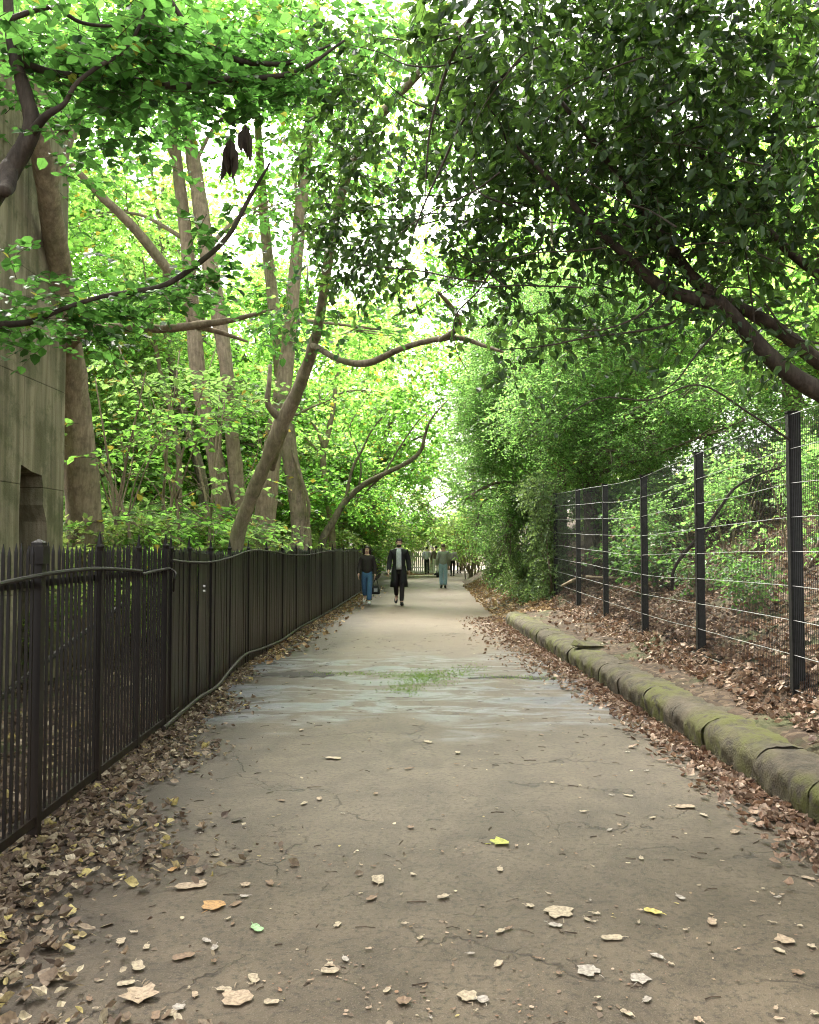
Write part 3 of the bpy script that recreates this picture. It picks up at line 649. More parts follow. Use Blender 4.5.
# grey paling fence across the end of the walk
ef = thing('grey_fence', 'weathered grey paling fence closing the far end of the walk', 'fence', (-1, 54, 0)); mb = MB()
for a in np.arange(-3.4, 1.2, 0.13): bar(mb, a + 1, 0, 0, 1.3 + rng.normal(0, 0.03), 0.1, 0.03, 0, 0.06)
M['greywood'] = plain('weathered_grey_wood', (0.38, 0.36, 0.33), 0.8, 0.2, 0.35, 6)
mb.build('paling_panel', M['greywood'], ef); mb = MB(); box(mb, (-2.5, .03, 1.0), (2.2, .07, 1.08)); box(mb, (-2.5, .03, .3), (2.2, .07, .38)); mb.build('rail', M['greywood'], ef)
st = thing('stone_step', 'low pale stone step lying across the far end of the path', 'step', (-0.55, 45.2, 0)); mb = MB(); box(mb, (-1.35, -0.2, -0.02), (1.15, 0.2, 0.12), jit=0.006); mb.build('slab', plain('pale_stone', (0.42, 0.36, 0.3), 0.8, 0.2, 0.2, 5), st)
N = 900; a = rng.normal(0, 0.35, (N, 2)); mb = MB(); flat_leaves(mb, -1.1 + a[:, 0] * 1.4, 48 + a[:, 1], np.maximum(0.02, 0.3 - 0.6 * np.abs(a).max(1)) * rng.uniform(0.3, 1, N) + 0.01, rng.uniform(0.1, 0.16, N), tilt=0.5)
tag(mb.build('leaf_pile', M['litter_gold']), 'heap of orange fallen leaves swept up at the far end of the path', 'leaf pile')

# ------------------------------------------------------------------ concrete wall with a doorway
bw = thing('concrete_building', 'tall streaked concrete building with a dark broken doorway behind the railings', 'building', (-4.6, 8, 0))
import bmesh
def wall_face():
    bm = bmesh.new()
    y0, y1, z1 = -3.8, 2.72, 6.9
    dl, dr_, dt = 1.55, 2.16, 2.5
    out = [(y0, -0.1), (dl, -0.1)]
    for z in np.arange(0.2, 2.4, 0.22): out.append((dl + rng.normal(0, 0.012), z))
    out += [(dl + 0.02, dt + 0.03), (dl + 0.3, dt - 0.03), (dr_ - 0.05, dt - 0.05)]
    for z in np.arange(2.3, 0.1, -0.2): out.append((dr_ + rng.normal(0, 0.015) + (0.09 if z < 1.9 else 0), z))
    out += [(dr_ + 0.1, -0.1), (y1, -0.1), (y1, z1), (y0, z1)]
    f = bm.faces.new([bm.verts.new((0, a, b)) for a, b in out])
    r = bmesh.ops.extrude_face_region(bm, geom=[f]); bmesh.ops.translate(bm, vec=(-0.45, 0, 0), verts=[v for v in r['geom'] if isinstance(v, bmesh.types.BMVert)])
    bmesh.ops.recalc_face_normals(bm, faces=bm.faces); bmesh.ops.triangulate(bm, faces=bm.faces)
    me = bpy.data.meshes.new('wall'); bm.to_mesh(me); bm.free(); me.materials.append(M['concrete']); o = bpy.data.objects.new('wall', me); COL.objects.link(o); o.parent = bw
wall_face()
mb = MB(); box(mb, (-3.6, -3.8, -0.1), (-3.2, 2.72, 6.9)); box(mb, (-3.19, -3.8, -0.1), (-0.452, -3.4, 6.9)); box(mb, (-3.19, 2.32, -0.1), (-0.452, 2.72, 6.9)); mb.build('rear_walls', plain('shade_painted_interior', (.02, .017, .013), .9, .1, .3, 5), bw)  # near-black walls: the shade inside the doorway is painted into their colour
mb = MB(); box(mb, (-3.65, -3.9, 6.905), (0.07, 2.8, 7.1)); mb.build('parapet', M['concrete'], bw)
mb = MB(); box(mb, (-0.40, 1.45, -0.05), (-0.30, 1.57, 2.44)); box(mb, (-0.40, 1.571, 2.3), (-0.30, 2.2, 2.40)); mb.build('door_frame', plain('rotten_dark_timber', (0.04, 0.03, 0.022), 0.8, 0.2, 0.4, 10), bw)

# ------------------------------------------------------------------ kerb stones
ky = 1.6; stones = []
ordn = ['first', 'second', 'third', 'fourth', 'fifth', 'sixth', 'seventh', 'eighth', 'ninth', 'tenth', 'eleventh', 'twelfth', 'thirteenth', 'fourteenth', 'fifteenth', 'sixteenth', 'seventeenth', 'eighteenth', 'nineteenth', 'twentieth', 'twenty-first', 'twenty-second', 'twenty-third', 'twenty-fourth']
i = 0
while ky < KEND:
    ln = rng.uniform(0.62, 1.05); y1 = min(ky + ln, KEND + 0.15)
    mb = MB(); na = 20; prof = []
    hgt = 0.26 + rng.normal(0, 0.003); off = rng.normal(0, 0.004)
    for t in np.linspace(0, 1, na):   # front foot, bulging rounded nose, top, back
        if t < 0.25: u = t / 0.25; pr = (0.02 - 0.02 * u, -0.06 + u * 0.2)
        elif t < 0.65: a = (t - 0.25) / 0.4 * math.pi / 2; pr = (0.16 - 0.16 * math.cos(a), 0.14 + (hgt - 0.14) * math.sin(a))
        elif t < 0.9: u = (t - 0.65) / 0.25; pr = (0.16 + u * 0.26, hgt - u * 0.015)
        else: u = (t - 0.9) / 0.1; pr = (0.43, hgt - 0.015 - u * 0.25)
        prof.append(pr)
    prof = np.array(prof); ns = 22; V = []
    for k, sy in enumerate(np.linspace(0, 1, ns)):
        yy = ky + 0.006 + (y1 - ky - 0.012) * sy; e = 1 - 0.045 * (abs(2 * sy - 1) ** 16)
        cx, cz = 0.2, 0.1
        for a, b in prof:
            nz = 0.011 * (math.sin(a * 31 + yy * 9 + i) + math.sin(b * 27 - yy * 13) + math.sin(yy * 21 + b * 12 + i * 2)) * 0.6 + 0.006 * math.sin(yy * 47 + a * 60 + b * 41)
            V.append((kx(yy) + off + cx + (a - cx) * e + nz * 0.8, yy, cz + (b - cz) * e + nz * 0.7))
    idx = np.arange(ns * na).reshape(ns, na)
    q = np.stack([idx[:-1, :-1], idx[:-1, 1:], idx[1:, 1:], idx[1:, :-1]], -1).reshape(-1, 4)
    V = np.array(V); n0 = len(V); V = np.vstack([V, V[:na].mean(0), V[-na:].mean(0)])
    t = [[n0, j, (j+1) % na] for j in range(na)][::-1] + [[n0+1, idx[-1][(j+1) % na], idx[-1][j]] for j in range(na)]
    mb.add(V, q, t); o = mb.build('kerb_stone', M['kerb'], smooth=True, origin=(kx((ky + y1) / 2) + 0.2, (ky + y1) / 2, 0))
    stones.append(o); ky = y1 + 0.004; i += 1
for i, o in enumerate(stones):
    n = len(stones)
    lab = 'far end mossy kerb stone where the kerb runs out into the litter' if i == n - 1 else f'{ordn[n - 1 - i]} rounded mossy kerb stone counting from the far end of the kerb'
    tag(o, lab, 'kerb stone', 'mossy kerb stones along the right of the path')
o = MB(); P = W(592, 646, 11.4)
box(o, (-0.22, -0.14, 0), (0.22, 0.14, 0.045), jit=0.015); o = o.build('stone_slab', M['kerb']); o.location = (P[0], P[1], float(h(P[0], P[1])) + 0.05); o.rotation_euler = (0.1, 0.08, 0.4)
tag(o, 'flat loose slab of stone lying on the soil behind the kerb', 'stone')

# ------------------------------------------------------------------ wire mesh fence on the right
pyY = [2.05, 4.5, 6.95, 9.35, 11.7, 14.2, 16.7, 19.6]
wf = thing('wire_fence', 'tall wire mesh fence on black posts along the leafy bank', 'fence', (3.0, 10, 0)); fo = np.array([3.0, 10, 0.])
def ztop(Y): return ip(Y, [2, 7, 12, 20, 32], [2.62, 2.68, 2.55, 2.85, 2.4])
for Yq in pyY:
    mb = MB(); x = fx(Yq); bar(mb, x, Yq, float(h(x, Yq)) - 0.35, ztop(Yq), 0.085 if Yq > 9 else 0.1, 0.06, 0)
    o = mb.build('post', M['post'], wf, origin=fo); mb = MB()
    bar(mb, x, Yq, ztop(Yq) + 0.001, ztop(Yq) + 0.014, 0.11, 0.07, 0); f = mb.build('cap', M['post'], o, origin=fo); f.location = (0, 0, 0)
wy = np.array(pyY + [22.5, 25.5, 29, 33.])
for k in range(len(wy) - 1):
    y0, y1 = wy[k], wy[k+1]; mb = MB(); fm = MB()
    for j in range(11):
        sag = rng.normal(0, 0.008)
        Pw = [(fx(a) - 0.038, a, ztop(a) - 0.02 - 0.277 * j * (ztop(a) - 0.02) / 2.66 + (sag if 0 < t < 1 else 0)) for t, a in zip((0, .5, 1), (y0, (y0 + y1) / 2, y1))]
        tube(mb, Pw, 0.0027 if y0 < 12 else 0.0038, 4, 2, cap=False)
    if y0 < 19:
        zt, zb = (ztop(y0) + ztop(y1)) / 2 - 0.02, float(h(fx(y0) - 0.05, y0)) - 0.05
        for a in np.arange(y0 + 0.03, y1, 0.034 if y0 < 10 else 0.04):
            zz = ztop(a) - 0.02
            bar(fm, fx(a) - 0.031, a, zb + rng.uniform(-.02, .02), zz, 0.0028, 0.0028, 0)
        fm.build('mesh_panel', M['finewire'], wf, origin=fo)
    mb.build('line_wires', M['wire'], wf, origin=fo)
for o in wf.children: o.location = (0, 0, 0)

# ------------------------------------------------------------------ trees
def grow(name, label, cat, base, stems, ells, leafm, barkm, nleaf, L, K=8, tl=0.45, asp=0.36, gap=None, gapf=1.1, six=True, group=None, tilt=0.45, droop=0.2, limbs=True, sides=10, twigm='twig', seed=1, flat=0.5, tw=0.003, hang=0.0, rough=0.06, extra=None, crownname='crown'):
    """a tree or shrub: stems = list of (points, radii) in world space, crown = leafy twigs through a union of ellipsoids"""
    base = np.asarray(base, float); t = thing(name, label, cat, base, 0, group)
    mb = MB()
    for pts, rad in stems: tube(mb, pts, rad, sides if max(np.atleast_1d(rad)) > 0.03 else 6, 5, rough=rough if max(np.atleast_1d(rad)) > 0.05 else 0.03)
    if limbs:
        nodes = np.concatenate([np.asarray(s[0], float)[len(s[0]) // 2:] for s in stems])
        rads = np.concatenate([np.broadcast_to(np.atleast_1d(np.asarray(s[1], float)), (len(s[0]),))[len(s[0]) // 2:] for s in stems])
        for c, r in ells:
            c = np.asarray(c, float); r = np.asarray(r, float)
            cost = np.linalg.norm(nodes - c, axis=1) + np.maximum(0, nodes[:, 2] - c[2]) * 1.5
            k = int(cost.argmin()); a = nodes[k]; r0 = min(rads[k] * 0.6, 0.02 + 0.018 * np.linalg.norm(c - a))
            mid = (a + c) / 2 + rng.normal(0, 0.12, 3) * np.linalg.norm(c - a) * 0.5; mid[2] += 0.1 * np.linalg.norm(c - a)
            tube(mb, [a, mid, c], [r0, r0 * 0.65, r0 * 0.35], 6, 5)
            for _ in range(5):
                d = nrm(rng.normal(size=3)) * r * 0.85; e = c + d; s0 = mid * 0.4 + c * 0.6 + rng.normal(0, 0.05, 3)
                m2 = (s0 + e) / 2 + rng.normal(0, 0.1, 3) * r.max() * 0.4
                tube(mb, [s0, m2, e], [r0 * 0.35, r0 * 0.22, 0.004], 5, 4)
    mb.build('stem' if cat in ('shrub', 'hedge', 'plant') else 'trunk', M[barkm], t, smooth=True, origin=base)
    cr = MB(); nt_ = max(1, nleaf // K)
    if ells:
        p, d = ell_points(ells, nt_, 0.5, gap, gapf, seed)
        d = d + rng.normal(0, 0.7, d.shape); d[:, 2] *= flat
        sprays(cr, p, d, tl * rng.uniform(0.6, 1.3, nt_), K, L, asp, tilt, droop, six, 0, 1, tw, hang=hang)
    if extra: extra(cr)
    cr.build(crownname, [M[leafm], M[twigm]], t, origin=base)
    for o in t.children: o.location = (0, 0, 0)
    return t

def EL(px, py, Y, rx, rz, ry=None):
    """crown clump centred where the photograph shows it; rx, rz in metres"""
    return (W(px, py, Y), np.array([rx, ry if ry else (rx + rz) / 2 * 1.1, rz]))
def gz(x, y): return float(h(x, y))
def foot(px, Y, py=548):
    p = W(px, py, Y); p[2] = gz(p[0], p[1]) - 0.05; return p

# A: trunk behind the corner of the concrete building, leaning left over it
b = foot(86, 11.9)
grow('leaning_tree', 'thick reddish brown trunk rising beside the right edge of the concrete building', 'tree', b,
     [([b, W(84, 545, 11.8), W(79, 470, 11.6), W(71, 390, 11.3), W(62, 300, 10.6), W(50, 210, 9.7), W(36, 130, 9.0), W(14, 40, 8.4)], [.30, .25, .235, .22, .165, .13, .115, .1]),
      ([W(66, 350, 10.9), W(78, 337, 10.6), W(95, 329, 10.4), W(130, 328, 10.2), W(165, 329, 10.0), W(197, 325, 9.9), W(232, 320, 9.8), W(266, 311, 9.7)], [.07, .062, .058, .054, .05, .046, .034, .016]),
      ([W(195, 326, 9.9), W(222, 333, 10.0), W(248, 342, 10.1)], [.038, .03, .014]),
      ([W(48, 200, 9.6), W(60, 170, 9.7), W(72, 140, 9.9), W(84, 110, 10.0)], [.05, .04, .03, .015])],
     [EL(150, 300, 9.8, .9, .25), EL(60, 120, 9.5, 1.0, .6), EL(110, 60, 9.5, 1.2, .6), EL(230, 330, 9.8, .6, .2), EL(30, 10, 9, 1.4, .8)], 'leaf_lime', 'bark_pale', 1900, .115, 7, .5, .38, limbs=False, seed=2, tilt=.35, flat=.3)

# B: twin-stemmed tree
b = foot(232, 17.2)
grow('twin_stemmed_tree', 'tall tree with two tight pale stems in the middle of the wood', 'tree', b,
     [([b, W(228, 530, 17.1), W(223, 500, 17), W(211, 440, 17), W(199, 384, 17), W(191, 300, 17), W(186, 240, 17), W(177, 165, 17), W(166, 70, 17), W(150, -60, 17)], [.24, .2, .185, .17, .165, .15, .14, .12, .1, .06]),
      ([b + [.15, 0, 0], W(244, 530, 17.1), W(238, 493, 17), W(230, 414, 17), W(226, 366, 16.9), W(216, 300, 16.9), W(207, 250, 16.9), W(194, 165, 16.9), W(182, 80, 16.9), W(180, -60, 17)], [.2, .17, .15, .14, .14, .16, .17, .15, .12, .07]),
      ([W(198, 330, 17), W(178, 285, 16.6), W(158, 258, 16.2), W(132, 226, 15.8), W(100, 195, 15.4), W(62, 155, 15)], [.13, .12, .11, .10, .085, .05])],
     [EL(180, 60, 17, 2.6, 1.2), EL(110, 210, 17.5, 1.6, .8), EL(270, 200, 18, 1.6, .8), EL(120, 100, 16, 1.6, .8), EL(250, 110, 17, 1.8, .8), EL(90, 30, 16, 2.2, 1.0), EL(270, 30, 17, 2.2, 1.2), EL(160, -60, 17, 3.5, 1.5)], 'leaf_wood', 'bark_pale', 12500, .13, 8, .6, .40, gap=-0.05, gapf=1.0, seed=5, tilt=.4)

# C: big leaning tree by the fence
b = foot(222, 13.4)
grow('crooked_tree', 'mossy crooked tree leaning right over the fence with a knotted fork', 'tree', b,
     [([b, W(236, 545, 13.3), W(250, 500, 13.1), W(266, 462, 12.9), W(281, 425, 12.7), W(298, 390, 12.5), W(312, 350, 12.2), W(321, 310, 11.8), W(330, 250, 11.2), W(346, 180, 10.4), W(378, 120, 9.4), W(420, 72, 8.6), W(470, 20, 8.0)], [.14, .122, .112, .108, .125, .10, .086, .074, .066, .058, .05, .042, .025]),
      ([W(285, 425, 12.7), W(277, 450, 13.0), W(272, 470, 13.2)], [.075, .06, .04]),
      ([W(282, 420, 12.7), W(268, 405, 12.6), W(269, 385, 12.6), W(270, 365, 12.7)], [.07, .05, .04, .03]),
      ([W(313, 345, 12.1), W(340, 360, 11.7), W(368, 363, 11.3), W(400, 349, 10.9), W(432, 340, 10.5), W(460, 338, 10.2), W(482, 345, 10.0), W(503, 352, 9.8)], [.046, .042, .05, .04, .036, .033, .024, .014]),
      ([W(440, 340, 10.4), W(459, 326, 10.0), W(452, 308, 9.6), W(438, 292, 9.2)], [.035, .035, .03, .016])],
     [EL(330, 210, 11, .9, .7), EL(380, 120, 9.6, 1.1, .6), EL(300, 300, 12, .7, .5), EL(430, 300, 10, .8, .3), EL(450, 40, 8.5, 1.2, .6), EL(360, 330, 11.5, .6, .25)], 'leaf_lime', 'bark_moss', 2400, .095, 7, .45, .38, limbs=False, seed=6, rough=.1)

# D, E: trunks behind the crooked tree
b = foot(262, 18)
grow('pale_trunk_tree', 'pale smooth trunk standing straight behind the crooked tree', 'tree', b,
     [([b, W(265, 530, 18), W(269, 480, 18), W(276, 430, 18), W(286, 370, 18), W(291, 320, 18), W(300, 220, 18), W(312, 100, 18), W(320, -40, 18)], [.3, .25, .23, .21, .18, .16, .14, .12, .06])],
     [EL(300, 150, 18, 2.0, 1.2), EL(340, 60, 18, 2.5, 1.4), EL(250, 330, 18.5, 1.6, .7), EL(300, 20, 18, 3, 1.4), EL(380, 330, 19, 1.8, .8)], 'leaf_wood', 'bark_pale', 8500, .13, 8, .6, .4, gap=-0.05, gapf=.9, seed=8)
b = foot(302, 19.6)
grow('dark_mossy_tree', 'dark mossy trunk on the right side of the crooked tree', 'tree', b,
     [([b, W(302, 540, 19.5), W(298, 500, 19.4), W(291, 460, 19.3), W(286, 420, 19.3), W(281, 370, 19.2), W(272, 290, 19.2), W(262, 190, 19.2), W(255, 60, 19.2)], [.30, .24, .21, .20, .19, .165, .14, .115, .06]),
      ([W(300, 542, 19.4), W(309, 510, 19.2), W(302, 480, 19.1), W(292, 450, 19.1)], [.05, .04, .035, .02])],
     [EL(260, 200, 19.2, 1.5, .8), EL(230, 60, 19.2, 2, 1), EL(300, 340, 19.6, 1.3, .45), EL(330, 400, 20, 1.2, .5)], 'leaf_wood', 'bark_moss', 4200, .125, 8, .5, .4, gap=-0.05, seed=9)
# F: slender sapling with fork
b = foot(333, 26)
grow('slender_tree', 'slender pale forked sapling just behind the far railings', 'tree', b,
     [([b, W(332, 530, 26), W(326, 490, 26), W(323, 455, 26), W(329, 430, 26), W(335, 395, 26), W(338, 355, 26), W(342, 300, 26)], [.12, .108, .1, .096, .084, .07, .055, .02]),
      ([W(324, 448, 26), W(314, 425, 26), W(302, 410, 25.9), W(292, 402, 25.8)], [.06, .045, .033, .012]),
      ([W(322, 455, 26), W(308, 440, 26.2), W(298, 428, 26.2)], [.03, .022, .008])],
     [EL(340, 330, 26, 1.3, .6), EL(300, 400, 26, .9, .35), EL(370, 390, 26.3, 1.0, .4)], 'leaf_wood', 'bark_pale', 2600, .12, 8, .5, .4, gap=-0.1, seed=10)
# G: low spreading limb arching over the fence
b = foot(318, 24)
grow('spreading_tree', 'small dark-stemmed tree with one long limb arching over the path fence', 'tree', b,
     [([b, W(322, 545, 24.0), W(334, 520, 24.0), W(345, 502, 24.0), W(362, 486, 23.8), W(384, 474, 23.4), W(408, 462, 23.0), W(421, 450, 22.8), W(425, 435, 22.6), W(432, 418, 22.3), W(448, 400, 22.1)], [.14, .11, .10, .09, .08, .07, .06, .05, .04, .025, .012]),
      ([W(345, 502, 24.0), W(352, 470, 24.0), W(362, 450, 24.0), W(372, 430, 24.0), W(392, 405, 24.0)], [.05, .04, .032, .025, .01]),
      ([W(384, 474, 23.4), W(398, 450, 23.3), W(415, 425, 23.0), W(428, 412, 22.8)], [.03, .024, .016, .008]),
      ([W(359, 485, 23.8), W(361, 468, 23.8), W(357, 450, 23.9), W(350, 425, 24.0), W(372, 390, 24.0), W(377, 355, 24.0)], [.03, .026, .022, .018, .012, .006])],
     [EL(385, 420, 24.0, 1.5, .8), EL(430, 400, 22.8, 1.1, .5), EL(400, 360, 24.0, 1.6, .7), EL(360, 500, 24.6, 1.0, .5)], 'leaf_wood', 'bark', 3600, .115, 8, .5, .4, gap=0.0, gapf=1.6, seed=11)
# H: darker stems left of the twin tree
b = foot(206, 21)
grow('bent_tree', 'dark bent stem to the left of the twin-stemmed tree', 'tree', b,
     [([b, W(204, 520, 21), W(202, 480, 21), W(191, 440, 21), W(177, 390, 21), W(168, 345, 21), W(165, 270, 21), W(150, 160, 21)], [.16, .14, .13, .12, .11, .09, .07, .03]), ([W(185, 420, 21), W(172, 398, 21), W(160, 388, 20.9)], [.06, .05, .02])],
     [EL(160, 290, 21, 1.6, .9), EL(140, 190, 21, 2, 1), EL(130, 400, 22, 1.6, .7)], 'leaf_wood_b', 'bark', 4200, .13, 8, .55, .4, gap=-.05, seed=12)
b = foot(178, 19)
grow('thin_tree', 'thin pale stem standing between the building and the bent stem', 'tree', b,
     [([b, W(179, 500, 19), W(178, 450, 19), W(170, 410, 19), W(160, 370, 19), W(152, 320, 19), W(140, 240, 19)], [.08, .07, .06, .055, .045, .035, .012]), ([W(172, 415, 19), W(160, 420, 19), W(152, 440, 19), W(146, 480, 19)], [.03, .025, .02, .01])],
     [EL(150, 340, 19, 1.3, .6), EL(110, 420, 19, 1.2, .6), EL(140, 240, 19, 1.2, .5)], 'leaf_wood_b', 'bark_pale', 2600, .12, 8, .5, .4, gap=-.05, seed=13)

# deep wood: a handful of tree models, then copies
def wood_model(seed, leafm, tall, wdt, n, L):
    b = np.array([0, 0, -0.1]); lean = rng.normal(0, .5, 2)
    stem = [b, [lean[0] * .1, lean[1] * .1, tall * .25], [lean[0] * .4, lean[1] * .3, tall * .5], [lean[0], lean[1], tall * .8], [lean[0] * 1.3, lean[1], tall]]
    ells = []
    for k in range(13):
        z = rng.uniform(.18, 1.0) * tall; a = rng.uniform(0, 6.28); r = wdt * rng.uniform(.25, .95) * (1.15 - .5 * z / tall)
        ells.append((np.array([math.cos(a) * r + lean[0] * z / tall, math.sin(a) * r + lean[1] * z / tall, z]), np.array([1, 1, .5]) * wdt * rng.uniform(.32, .55)))
    return grow('woodland_tree', 'x', 'tree', (0, 0, 0), [(stem, [.24, .2, .17, .11, .03])], ells, leafm, 'bark', n, L, 8, .6, .42, gap=-.12, gapf=.8, six=False, seed=seed, tw=.005, group='leafy trees filling the wood beyond the railings')
prot = [wood_model(21, 'leaf_wood', 9.5, 3.2, 17000, .16), wood_model(22, 'leaf_wood_b', 8, 2.9, 15000, .15), wood_model(23, 'leaf_wood', 14, 4.0, 24000, .17)]
spots = [(-9.5, 20, 1), (-6.2, 25, 0), (-12, 27, 2), (-8.2, 31, 1), (-4.8, 33, 2), (-15, 35, 0), (-10.5, 39, 2), (-5.6, 41, 0), (-18, 24, 2), (-13, 18, 0), (-20, 40, 1), (-9, 49, 0), (-14, 50, 2), (9, 46, 2), (7.5, 37, 1), (-24, 31, 0), (-11, 64, 1), (8, 74, 2),
         (-14, 30, 2), (-7, 36, 2), (-12, 44, 2), (-8.5, 26, 2), (-10.5, 22.5, 2), (-5.6, 29.5, 0), (-4.6, 44, 2), (-3.6, 56, 2), (-17, 44, 2), (-4.5, 56, 2), (-8, 74, 2), (11, 60, 2), (13, 50, 2), (6.2, 44, 2), (10.5, 40, 2), (-22, 50, 2), (-16, 62, 2), (14, 76, 2), (-13, 8, 0), (-7, 45, 1), (-3.9, 38, 1)]
special = {0: 'bushy pale tree close behind the building in the left of the wood', 4: 'tall leafy tree directly behind the far railings and the spreading limb'}
used = set()
for i, (x, yv, k) in enumerate(spots):
    o = prot[k] if k not in used else copy_tree(prot[k]); used.add(k)
    o.location = (x, yv, gz(x, yv) - 0.1); o.rotation_euler = (0, 0, rng.uniform(0, 6.28)); s = rng.uniform(.85, 1.15); o.scale = (s, s, s * rng.uniform(.9, 1.1))
    o['label'] = special.get(i, 'leafy yellow-green tree standing deep in the wood beyond the left railings' if x < -3 else 'leafy yellow-green tree standing beyond the far end of the path')
    if i in special: pass

b = foot(366, 38)
grow('arching_tree', 'bright tree whose thin limbs arch across the far part of the walk above the man', 'tree', b,
     [([b, W(370, 520, 38), W(376, 470, 38), W(392, 420, 37.5), W(420, 370, 37), W(455, 330, 36)], [.2, .17, .14, .11, .07, .02]), ([W(376, 470, 38), W(396, 450, 38), W(425, 435, 37.5), W(455, 430, 37)], [.08, .06, .04, .015])],
     [EL(430, 395, 37, 2.0, 1.3), EL(455, 340, 36, 2.2, 1.3), EL(410, 320, 36, 2.0, 1.2), EL(440, 440, 38, 1.6, .7), EL(385, 440, 38.5, 1.4, .9), EL(480, 290, 35, 2.2, 1.3), EL(430, 260, 35, 2.4, 1.4), EL(360, 400, 39, 1.8, 1.2), EL(425, 470, 40, 1.8, 1.0), EL(450, 400, 36, 1.6, 1.0), EL(420, 200, 33, 2.4, 1.5), EL(475, 240, 34, 2, 1.2), EL(390, 255, 34, 1.8, 1.2), EL(440, 130, 33, 2.4, 1.4)], 'leaf_wood', 'bark', 29000, .15, 8, .55, .42, gap=-.15, gapf=.8, six=False, seed=15, tw=.004)
b = np.array([4.6, 52, -.05])
grow('low_arching_tree', 'bright tree at the end of the walk with low foliage over the distant walkers', 'tree', b,
     [([b, b + [-.3, 0, 2.5], b + [-1.5, 0, 4.6], b + [-4, 0, 6]], [.22, .18, .12, .04])],
     [EL(440, 505, 53, 1.9, 1.1), EL(415, 510, 55, 1.7, 1.1), EL(462, 515, 52, 1.2, 1.0), EL(440, 465, 52, 2.6, 1.4), EL(400, 480, 55, 2.2, 1.5), EL(475, 470, 50, 2, 1.6), EL(455, 535, 62, 1.6, .9), EL(430, 420, 50, 2.6, 1.5)], 'leaf_wood_b', 'bark', 11000, .17, 8, .55, .42, gap=-.2, gapf=.8, six=False, seed=16, tw=.004)

# shrub layer behind the railings
def shrub_model(seed, leafm, hgt, wdt, n, L, name='woodland_shrub', six=True, twm='twig_pale', K=7, asp=.38):
    stems = []
    for k in range(9):
        a = rng.uniform(0, 6.28); r = wdt * rng.uniform(.3, .9)
        e = np.array([math.cos(a) * r, math.sin(a) * r, hgt * rng.uniform(.55, 1)])
        stems.append(([[rng.normal(0, .08), rng.normal(0, .08), -.1], e * [.35, .35, .5] + rng.normal(0, .08, 3), e], [.022, .014, .004]))
    ells = [(np.array([rng.normal(0, .45) * wdt, rng.normal(0, .45) * wdt, hgt * rng.uniform(.35, .9)]), np.array([.5, .5, .3]) * wdt * rng.uniform(.7, 1.2)) for _ in range(8)]
    return grow(name, 'x', 'shrub', (0, 0, 0), stems, ells, leafm, 'bark_pale', n, L, K, .4, asp, gap=-.1, gapf=1.6, six=six, limbs=False, twigm=twm, seed=seed, crownname='foliage')
shp = [shrub_model(31, 'leaf_shrub', 2.2, 1.2, 2200, .10), shrub_model(32, 'leaf_wood_b', 2.6, 1.1, 2000, .11), shrub_model(33, 'leaf_shrub', 1.8, 1.3, 2400, .09)]
sspots = [(130, 10.6, 0), (105, 12.5, 2), (165, 13.6, 1), (190, 11.8, 2), (215, 15, 0), (150, 16.5, 0), (250, 15.8, 2), (285, 17, 1), (330, 21, 0), (110, 15, 1), (185, 18, 2), (345, 24, 2), (310, 19, 0), (375, 33, 1), (240, 20, 1), (70, 14, 0), (360, 28, 0), (395, 58, 0), (412, 59, 1), (430, 60, 2), (447, 61, 1), (462, 60, 0), (380, 57, 1), (478, 50, 2), (472, 44, 1), (470, 54, 0), (366, 40, 1), (372, 46, 2)]
slab = ['pale leafy shrub just over the railings right of the reddish trunk', 'twiggy shrub at the foot of the reddish trunk', 'green leafy shrub behind the first bars of the long railings', 'spreading pale shrub close over the long railings top', 'pale shrub at the foot of the twin-stemmed tree',
        'thin shrub between the reddish trunk and the bent stem', 'low shrub at the foot of the crooked tree', 'green shrub between the pale trunk and the dark mossy trunk', 'shrub behind the slender forked sapling', 'green bush half hidden behind the reddish trunk', 'bush below the bent stem',
        'bush behind the wavy rail before the standing woman', 'bush at the foot of the dark mossy trunk', 'bright bush over the fence above the walking woman', 'tall bush behind the twin-stemmed tree', 'bush behind the concrete building corner', 'bush over the far fence left of the woman'] + ['bush behind the grey fence at the end of the walk'] * 6 + ['bush on the right verge beyond the ivy hedge'] * 3 + ['bush over the far railings behind the two nearest walkers'] * 2
used = set()
for i, (px, yv, k) in enumerate(sspots):
    o = shp[k] if k not in used else copy_tree(shp[k]); used.add(k); p = foot(px, yv); p[0] = min(p[0], lx(yv) - (2.5 if yv < 17 else 2.0)) if yv < 42 else p[0]; p[2] = gz(p[0], p[1]) - .05
    o.location = p; o.rotation_euler = (0, 0, rng.uniform(0, 6.28)); s = rng.uniform(.85, 1.2) * (1.5 if yv > 41 else 1); o.scale = (s, s, s); o['label'] = slab[i]; o['group'] = 'shrubs behind the left railings'

